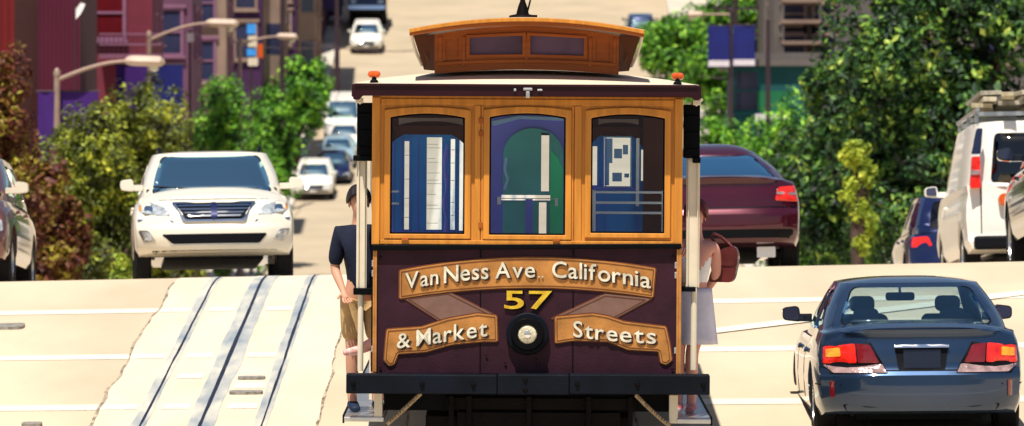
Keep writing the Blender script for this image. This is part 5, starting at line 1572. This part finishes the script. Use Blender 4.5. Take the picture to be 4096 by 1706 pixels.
m = MB(); m.box(xi_(1517), yb + .01, zi(414), xi_(1536), yb + .03, zi(352)); m.box(xi_(1517), yb + .01, zi(470), xi_(1528), yb + .03, zi(414)); m.box(xi_(1540), yb + .01, zi(402), xi_(1560), yb + .03, zi(378)); m.box(xi_(1562), yb + .01, zi(392), xi_(1575), yb + .03, zi(368)); m.box(xi_(1536), yb + .01, zi(460), xi_(1560), yb + .03, zi(438)); m.box(xi_(1566), yb + .01, zi(450), xi_(1578), yb + .03, zi(440)); part('window_panel', m, 'sky_in')
# slatted benches
m = MB()
for yd in (480, 506, 531):
    m.box(xi_(1486), .75, zi(yd + 6), xi_(1664), .79, zi(yd))
for yd in (482, 512): m.box(xi_(980), .75, zi(yd + 5), xi_(1004), .79, zi(yd))
m.box(xi_(1484), .75, zi(600), xi_(1492), .79, zi(478)); m.box(xi_(1656), .75, zi(600), xi_(1664), .79, zi(478))
part('bench_back', m, 'white_in', bevel=.006)
for s_ in (-1, 1):
    m = MB(); m.box(s_ * .35, 1.6, 1.28, s_ * .85, 3.4, 1.34); m.box(s_ * .38, 1.62, 1.34, s_ * .42, 3.38, 1.8); m.box(s_ * .4, 5.6, 1.28, s_ * .85, 7.6, 1.34); m.box(s_ * .45, 1.7, .96, s_ * .5, 3.3, 1.28)
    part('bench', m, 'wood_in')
# centre compartment: indigo and green painted for reflections; daylit openings draw the lever
lever_slots = [slots[4], slots[5], slots[6]]  # openings cut so that daylight shows as the white lever, bar and leg
m = MB(); m.plate([(xi_(1216), zi(600)), (xi_(1428), zi(600)), (xi_(1428), zi(275)), (xi_(1216), zi(275))], lever_slots, yb - .16, yb - .12); part('compartment_wall', m, 'indigo_in')
dn = [(xi_(1262), zi(594)), (xi_(1412), zi(594))] + [(xi_(1337 + 72 * math.cos(a) * (1.04)), zi(392 - 66 * math.sin(a))) for a in [R(180) * k / 14 for k in range(15)]]
m = MB(); m.plate(dn, lever_slots, yb - .19, yb - .162); part('compartment_door', m, 'green_in', bevel=.004)
m = MB(); m.box(xi_(1248), yb - .30, zi(517), xi_(1257), yb - .26, zi(498)); m.box(xi_(1392), yb - .30, zi(520), xi_(1399), yb - .26, zi(500)); m.box(xi_(1252), yb - .27, zi(503), xi_(1396), yb - .262, zi(501)); part('grip_lever', m, 'white_in', bevel=.004)
m = MB(); m.box(xi_(1318), yb - .31, zi(596), xi_(1336), yb - .29, zi(503)); part('gear_box', m, 'indigo_in')
# boarding lines, mouldings and fittings of the inner wall
m = MB()
for k in range(34):
    xd = 985 + k * 20.5
    if 1060 < xd < 1170 or 1215 < xd < 1430 or 1525 < xd < 1600: continue
    m.box(xi_(xd), yb - .006, .96, xi_(xd) + .008, yb - .001, zi(350))
m.box(xi_(985), yb - .012, zi(596), xi_(1168), yb - .0065, zi(588)); m.box(xi_(1486), yb - .03, zi(480), xi_(1606), yb - .0065, zi(473))
part('wall_boarding', m, 'indigo_in')
m = MB()
for a, b, c, d in ((1512, 1585, 346, 476),):
    o_ = [(xi_(a), zi(d)), (xi_(b), zi(d)), (xi_(b), zi(c)), (xi_(a), zi(c))]; i_ = [(xi_(a + 4), zi(d - 4)), (xi_(b - 4), zi(d - 4)), (xi_(b - 4), zi(c + 4)), (xi_(a + 4), zi(c + 4))]
    m.plate(o_, [i_], yb - .03, yb - .007)
part('window_frame', m, 'sky_in', bevel=.004)
m = MB(); m.plate([(xi_(1380), zi(590)), (xi_(1412), zi(590)), (xi_(1412), zi(430)), (xi_(1398), zi(400)), (xi_(1380), zi(380))], (), yb - .205, yb - .191); part('green_reflection_patch', m, 'lime_in')
m = MB(); m.tube([(xi_(1270), yb - .22, zi(400)), (xi_(1266), yb - .22, zi(430)), (xi_(1274), yb - .22, zi(455)), (xi_(1266), yb - .22, zi(480))], .012, 8); part('signal_cord', m, 'sky_in', smooth=True)
m = MB(); m.plate([(xi_(1232), zi(310)), (xi_(1300), zi(296)), (xi_(1412), zi(300)), (xi_(1412), zi(308)), (xi_(1302), zi(304)), (xi_(1236), zi(322))], (), yb - .18, yb - .165); part('cornice', m, 'sky_in')
m = MB(); m.plate(archband(1000, 1160, 303, 10, 8), (), yb - .12, yb - .1); m.plate(archband(1500, 1600, 303, 6, 8), (), yb - .12, yb - .1); part('header_trim', m, 'tan')
# rear bulkhead frame
m = MB(); m.plate([(-1.27, .95), (1.27, .95), (1.27, 3.05), (-1.27, 3.05)], [[(-1.22, 1.7), (-.4, 1.7), (-.4, 2.9), (-1.22, 2.9)], [(-.3, 1.2), (.3, 1.2), (.3, 2.9), (-.3, 2.9)], [(.4, 1.7), (1.22, 1.7), (1.22, 2.9), (.4, 2.9)]], 8.2, 8.25); part('rear_wall', m, 'wood_in')

# ============================================================ people
def skinned(name, joints, bones, mat, parent=None, root=0, sub=2, extra=None):
    """joints: list of (pos, (rx, ry)); grows a continuous surface with the Skin modifier"""
    me = bpy.data.meshes.new(name)
    me.from_pydata([j[0] for j in joints], bones, [])
    o = bpy.data.objects.new(name, me); C.objects.link(o)
    md = o.modifiers.new('s', 'SKIN'); md.use_smooth_shade = True
    sv = me.skin_vertices[0].data
    for i, j in enumerate(joints):
        r_ = j[1]; sv[i].radius = r_ if hasattr(r_, '__len__') else (r_, r_)
        sv[i].use_root = (i == root)
    ss = o.modifiers.new('u', 'SUBSURF'); ss.levels = sub; ss.render_levels = sub
    m2 = bake(o, name)
    bpy.data.objects.remove(o)
    m2.materials.clear()
    return link_mesh(name, m2, mt[mat], parent, True, angle=180)

def hand_chain(J, B, w, hand_dir, side_dir, curl, scale=1.):
    """five fingers rooted in the palm at joint index w"""
    wp = Vector(J[w][0]); hd = Vector(hand_dir).normalized(); sd = Vector(side_dir).normalized(); nm = hd.cross(sd).normalized()
    palm = wp + hd * .05 * scale
    J.append((tuple(palm), (.034 * scale, .020 * scale))); p = len(J) - 1; B.append((w, p))
    for k, (off, ln) in enumerate(((-.030, .066), (-.010, .076), (.011, .072), (.030, .056))):
        a = palm + hd * .035 * scale + sd * off * scale
        dirv = hd.copy()
        J.append((tuple(a), .0095 * scale)); B.append((p, len(J) - 1))
        for q in range(3):
            dirv = (dirv + nm * curl * (.5 + .25 * q)).normalized()
            a = a + dirv * ln * scale * (.42, .33, .25)[q]
            J.append((tuple(a), (.0088 - .0008 * q) * scale)); B.append((len(J) - 2, len(J) - 1))
    a = palm - hd * .02 * scale - sd * .036 * scale
    J.append((tuple(a), .011 * scale)); B.append((p, len(J) - 1))
    for q in range(2):
        a = a + (hd * .7 - sd * .55 + nm * curl * .5).normalized() * .032 * scale
        J.append((tuple(a), .0095 * scale)); B.append((len(J) - 2, len(J) - 1))

def person(name, label, loc, rz, K, skin, hair, parts_, hand_curl=.5, long_hair=False, face_tilt=0.):
    """K: joint positions (local, facing -y, metres). parts_: clothing list"""
    r = empty(name, loc, (0, 0, rz), label, 'person')
    J = []; B = []; ix = {}
    def add(k, pos, rad, par=None):
        J.append((tuple(pos), rad)); ix[k] = len(J) - 1
        if par: B.append((ix[par], ix[k]))
    v = lambda k: Vector(K[k])
    add('pelvis', v('pelvis'), (.135, .10))
    add('waist', v('waist'), (.115, .085), 'pelvis')
    add('chest', v('chest'), (.145, .10), 'waist')
    add('neck0', v('neck'), (.058, .055), 'chest')
    hd = v('head') - v('neck')
    add('neck1', v('neck') + hd * .38, (.052, .055), 'neck0')
    for s in 'LR':
        add('sh' + s, v('sh' + s), .056, 'chest'); add('el' + s, v('el' + s), .040, 'sh' + s)
        add('fa' + s, v('el' + s).lerp(v('wr' + s), .3), .039, 'el' + s)
        add('wr' + s, v('wr' + s), .025, 'fa' + s)
        add('hip' + s, v('hip' + s), .085, 'pelvis'); add('kn' + s, v('kn' + s), .056, 'hip' + s)
        add('ca' + s, v('kn' + s).lerp(v('an' + s), .32), .056, 'kn' + s)
        add('an' + s, v('an' + s), .034, 'ca' + s); add('he' + s, v('an' + s) + Vector((0, .02, -.05)), .032, 'an' + s)
        toe = v('toe' + s) if ('toe' + s) in K else v('an' + s) + Vector((0, -.15, -.06))
        add('ba' + s, v('an' + s).lerp(toe, .7) + Vector((0, 0, -.02)), (.036, .024), 'an' + s); add('to' + s, toe, (.034, .018), 'ba' + s)
        hdv = (v('wr' + s) - v('el' + s)).normalized()
        side = Vector((1, 0, 0)) if abs(hdv.x) < .8 else Vector((0, 1, 0))
        side = (side - hdv * side.dot(hdv)).normalized()
        hand_chain(J, B, ix['wr' + s], hdv, side, hand_curl)
    # head built from shaped joints: jaw, face, cranium, nose
    hp = v('head')
    add('jaw', hp + Vector((0, -.022, -.070)), (.050, .052), 'neck1')
    add('face', hp + Vector((0, -.015, -.015)), (.068, .080), 'jaw')
    add('cran', hp + Vector((0, .004, .045)), (.072, .088), 'face')
    add('top', hp + Vector((0, .008, .085)), (.05, .06), 'cran')
    body = skinned('body', J, B, skin, r, 0, 2)
    # nose, ears and lips are part of the same mesh
    bm = bmesh.new(); bm.from_mesh(body.data)
    def blob(c, s_):
        q = bmesh.ops.create_icosphere(bm, subdivisions=2, radius=1)
        for vv in q['verts']: vv.co = Vector((vv.co.x * s_[0], vv.co.y * s_[1], vv.co.z * s_[2])) + hp + Vector(c)
    blob((0, -.098, -.018), (.013, .020, .024)); blob((-.076, .005, -.01), (.010, .018, .030)); blob((.076, .005, -.01), (.010, .018, .030)); blob((0, -.084, -.056), (.024, .010, .008)); blob((0, -.078, -.088), (.024, .018, .018))
    for f in bm.faces: f.smooth = True
    bm.to_mesh(body.data); bm.free()
    m = MB()
    for sx in (-.030, .030): m.lathe([(.004, -.094), (.010, -.090), (.012, -.08)], (hp.x + sx, hp.y, hp.z + .010), 'y', 10)
    m.build('eyes', mt['hair_dark'], r)
    m = MB()
    for sx in (-.030, .030): m.cbox((hp.x + sx, hp.y - .092, hp.z + .032), (.034, .012, .007))
    m.build('eyebrows', mt[hair], r)
    # hair cap
    m = MB()
    def hf(u, w):
        th = u * PI * .60; ph = w * 2 * PI
        rx, ry, rz_ = .086, .104, .105
        front = max(0, -math.sin(ph)) 
        th = th * (1 - .38 * front) if not long_hair else th * (1.15 - .50 * front)
        wob = 1 + .03 * math.sin(ph * 9) + .02 * math.sin(ph * 23 + u * 9)
        return hp + Vector((math.sin(th) * math.cos(ph) * rx * wob, math.sin(th) * math.sin(ph) * ry * wob + .008, math.cos(th) * rz_ * wob + .028))
    m.grid(hf, [k / 10 for k in range(11)], [k / 36 for k in range(37)])
    ho = m.build('hair', mt[hair], r, smooth=True, fixn=False, angle=180)
    sm = ho.modifiers.new('t', 'SOLIDIFY'); sm.thickness = .012; sm.offset = 1
    if long_hair:
        m = MB(); m.lathe([(.004, -.03), (.036, -.02), (.046, 0), (.038, .03), (.01, .045)], tuple(hp + Vector((.0, .11, .05))), 'y', 14); m.build('hair_bun', mt[hair], r, smooth=True)
    # clothes
    for (nm, mat, chain) in parts_:
        JJ = []; BB = []
        mp = {}
        for key, pos, rad, par in chain:
            JJ.append((tuple(pos), rad)); mp[key] = len(JJ) - 1
            if par: BB.append((mp[par], mp[key]))
        skinned(nm, JJ, BB, mat, r, 0, 2)
    return r

def stand(lean=(0, 0), armL=None, armR=None, h=1.78):
    s = h / 1.78; lx, ly = lean
    K = dict(pelvis=(0 + lx * .4, ly * .4, .96), waist=(lx * .55, ly * .55, 1.10), chest=(lx * .75, ly * .75, 1.30), neck=(lx * .92, ly * .92 + .01, 1.475), head=(lx, ly - .01, 1.655),
             shL=(lx * .85 - .17, ly * .85, 1.41), shR=(lx * .85 + .17, ly * .85, 1.41),
             hipL=(lx * .4 - .09, ly * .4, .90), hipR=(lx * .4 + .09, ly * .4, .90), knL=(lx * .15 - .10, -.03, .50), knR=(lx * .15 + .10, -.02, .50), anL=(-.10, .03, .085), anR=(.10, .03, .085))
    K['elL'], K['wrL'] = armL or ((lx * .85 - .25, ly * .8 + .02, 1.13), (lx * .85 - .25, ly * .8 - .08, .90))
    K['elR'], K['wrR'] = armR or ((lx * .85 + .25, ly * .8 + .02, 1.13), (lx * .85 + .25, ly * .8 - .08, .90))
    return {k: tuple(c * s for c in v) for k, v in K.items()}
def shirt(K, r_=.02, sleeve=.6, mat='shirt_navy', nm='shirt', low=None):
    v = lambda k: Vector(K[k])
    ch = [('p', v('pelvis') + Vector((0, 0, -.06)), (.165, .130), None), ('w', v('waist'), (.15, .115), 'p'), ('c', v('chest'), (.17, .125), 'w'), ('n', v('neck') + Vector((0, 0, -.035)), (.085, .075), 'c')]
    for s in 'LR':
        ch += [('s' + s, v('sh' + s), .078, 'c'), ('e' + s, v('sh' + s).lerp(v('el' + s), sleeve), .062, 's' + s)]
    return (nm, mat, ch)
def shorts(K, mat='shorts_tan', ln=.9, nm='shorts'):
    v = lambda k: Vector(K[k]); ch = [('p', v('pelvis') + Vector((0, 0, .02)), (.150, .118), None)]
    for s in 'LR':
        ch += [('h' + s, v('hip' + s) + Vector((0, 0, -.03)), .106, 'p'), ('k' + s, v('hip' + s).lerp(v('kn' + s), ln), .088, 'h' + s)]
    return (nm, mat, ch)
def shoes(K, s, mat, nm='shoe'):
    v = lambda k: Vector(K[k])
    toe = v('toe' + s) if ('toe' + s) in K else v('an' + s) + Vector((0, -.15, -.06))
    a = v('an' + s)
    return (nm, mat, [('a', a + Vector((0, 0, -.015)), .050, None), ('b', a.lerp(toe, .6) + Vector((0, 0, -.012)), (.048, .034), 'a'), ('t', toe + (toe - a).normalized() * .02, (.040, .026), 'b')])

# man hanging on the left running board, facing across the board towards us
zrb = z_(1050)
def on_car(lx, ly, lz):
    m_ = Matrix.Translation((CX0, CD, prof(CD))) @ Euler((cpitch, R(.35), 0)).to_matrix().to_4x4()
    return m_ @ Vector((lx, ly, lz))
K = stand((-.05, 0), armR=((.20, -.08, 1.20), (.12, -.26, 1.36)), armL=((-.235, .05, 1.13), (-.20, -.12, .95)), h=1.76)
p = on_car(-1.25, .62, zrb)
man = person('person', 'man in navy shirt and tan shorts standing on the left running board', p, R(14), K, 'skin', 'hair_dark',
       [shirt(K, sleeve=.95), shorts(K), shoes(K, 'L', 'shoe'), shoes(K, 'R', 'shoe'),
        ('collar', 'grey_cloth', [('a', Vector(K['neck']) + Vector((0, 0, -.03)), (.075, .07), None), ('b', Vector(K['neck']) + Vector((0, 0, .02)), (.066, .064), 'a')])])
# woman on the right running board with a handbag at her back
K = stand((.04, .02), armL=((-.18, -.12, 1.16), (-.08, -.28, 1.28)), armR=((.20, .12, 1.16), (.10, .24, 1.02)), h=1.66)
for q in ('kn', 'an'):
    for s in 'LR': K[q + s] = (K[q + s][0] - .05 + (.04 if s == 'L' else -.04), K[q + s][1], K[q + s][2])
p = on_car(1.31, .75, zrb)
vv = lambda k: Vector(K[k])
woman = person('person', 'woman in white sleeveless top and pale skirt on the right running board', p, R(-10), K, 'skin_pink', 'hair_red',
       [('top', 'white_cloth', [('p', vv('pelvis') + Vector((0, 0, .03)), (.135, .11), None), ('w', vv('waist'), (.125, .10), 'p'), ('c', vv('chest'), (.155, .118), 'w'), ('n', vv('neck') + Vector((0, 0, -.07)), (.085, .06), 'c'), ('l', vv('shL') + Vector((.03, 0, -.01)), .064, 'c'), ('r', vv('shR') + Vector((-.03, 0, -.01)), .064, 'c')]),
        shoes(K, 'L', 'shoe_red'), shoes(K, 'R', 'shoe_red')], long_hair=True)
m = MB()
def sk(u, w):
    a = w * 2 * PI; zz = vv('pelvis').z + .08 - u * .44
    f = 1 + (.035 * math.sin(a * 7) + .02 * math.sin(a * 11 + 1)) * u
    c = vv('pelvis').lerp(Vector((.0, 0, 0)), u * .3)
    return (c.x + math.cos(a) * (.15 + .045 * u) * f, c.y + math.sin(a) * (.12 + .05 * u) * f, zz)
m.grid(sk, [k / 10 for k in range(11)], [k / 48 for k in range(49)])
so = m.build('skirt', mt['lav_cloth'], woman, smooth=True, fixn=False, angle=180); sm = so.modifiers.new('t', 'SOLIDIFY'); sm.thickness = .006
# handbag
bag = empty('handbag', tuple(on_car(1.545, .90, zrb + 1.02)), (0, R(14), R(-10)), 'dark brown leather handbag hanging behind the woman in white', 'handbag')
m = MB(); m.plate(rpoly([(-.16, -.02), (.16, .02), (.15, .20), (.07, .27), (-.10, .22)], .06, 5), (), -.07, .07); m.build('bag_body', mt['bag'], bag, bevel=.03)
m = MB(); m.plate(rpoly([(-.13, .10), (.13, .13), (.12, .19), (.06, .255), (-.09, .21)], .05, 5), (), -.078, -.0705); m.build('flap', mt['bag'], bag, bevel=.004)
m = MB(); m.tube([(-.10, 0, .2), (-.20, -.03, .26), (-.26, -.02, .29), (-.24, 0, .31), (-.14, .03, .30), (-.03, .01, .27), (.06, 0, .24)], .012, 8); m.build('strap', mt['bag'], bag, smooth=True)
bag.scale = (.64, .85, 1.15)
# seated passenger: body behind the wooden corner, crossed leg pokes out on the left
K = dict(pelvis=(0, 0, .50), waist=(0, .02, .64), chest=(0, .03, .84), neck=(0, .03, 1.01), head=(0, .0, 1.18), shL=(-.17, .03, .95), shR=(.17, .03, .95),
         elL=(-.22, -.05, .70), wrL=(-.12, -.24, .58), elR=(.22, -.05, .70), wrR=(.12, -.24, .58),
         hipL=(-.09, -.03, .47), hipR=(.09, -.03, .47), knL=(-.10, -.42, .50), knR=(.10, -.42, .56), anL=(-.10, -.40, .10), anR=(.0, -.66, .44), toeR=(.0, -.80, .40))
# she sits on the outward-facing bench, turned towards the left kerb
p = on_car(-.60, .40, .70)
sit = person('person', 'seated passenger inside the left side, red and white shoe sticking out', p, R(-90), K, 'skin_pink', 'hair_dark',
       [shirt(K, mat='grey_cloth', sleeve=.9), shorts(K, 'grey_cloth', .95), shoes(K, 'L', 'shoe_red'), shoes(K, 'R', 'shoe_red')])
# ============================================================ light and camera
SUN_EL, SUN_AZ = 66., 196.     # azimuth: direction the light comes FROM, degrees clockwise from +y
az = R(SUN_AZ); el = R(SUN_EL)
dirv = Vector((math.sin(az) * math.cos(el), math.cos(az) * math.cos(el), math.sin(el)))
ld = bpy.data.lights.new('sun', 'SUN'); ld.energy = 5.; ld.angle = R(.53); ld.color = (1, .93, .82)
lo = bpy.data.objects.new('sun', ld); C.objects.link(lo); lo.location = (0, 0, 60)
lo.rotation_euler = dirv.to_track_quat('Z', 'Y').to_euler()
w = bpy.data.worlds.new('World'); sc.world = w; w.use_nodes = True
nt = w.node_tree; bg = nt.nodes['Background']
sky = nt.nodes.new('ShaderNodeTexSky'); sky.sky_type = 'NISHITA'; sky.sun_disc = False; sky.sun_elevation = el; sky.sun_rotation = az
nt.links.new(sky.outputs[0], bg.inputs['Color']); bg.inputs['Strength'].default_value = .065
cam = bpy.data.cameras.new('camera'); co = bpy.data.objects.new('camera', cam); C.objects.link(co)
co.location = (0, 0, 0); co.rotation_euler = (R(90), 0, 0)
cam.lens = 200; cam.sensor_width = 36; cam.clip_start = .5; cam.clip_end = 9000
cam.dof.use_dof = True; cam.dof.focus_distance = 44.2; cam.dof.aperture_fstop = 5.2
sc.camera = co
sc.view_settings.view_transform = 'Standard'; sc.view_settings.look = 'None'; sc.view_settings.exposure = .46; sc.view_settings.gamma = 1
sc.cycles.max_bounces = 8; sc.cycles.transparent_max_bounces = 16
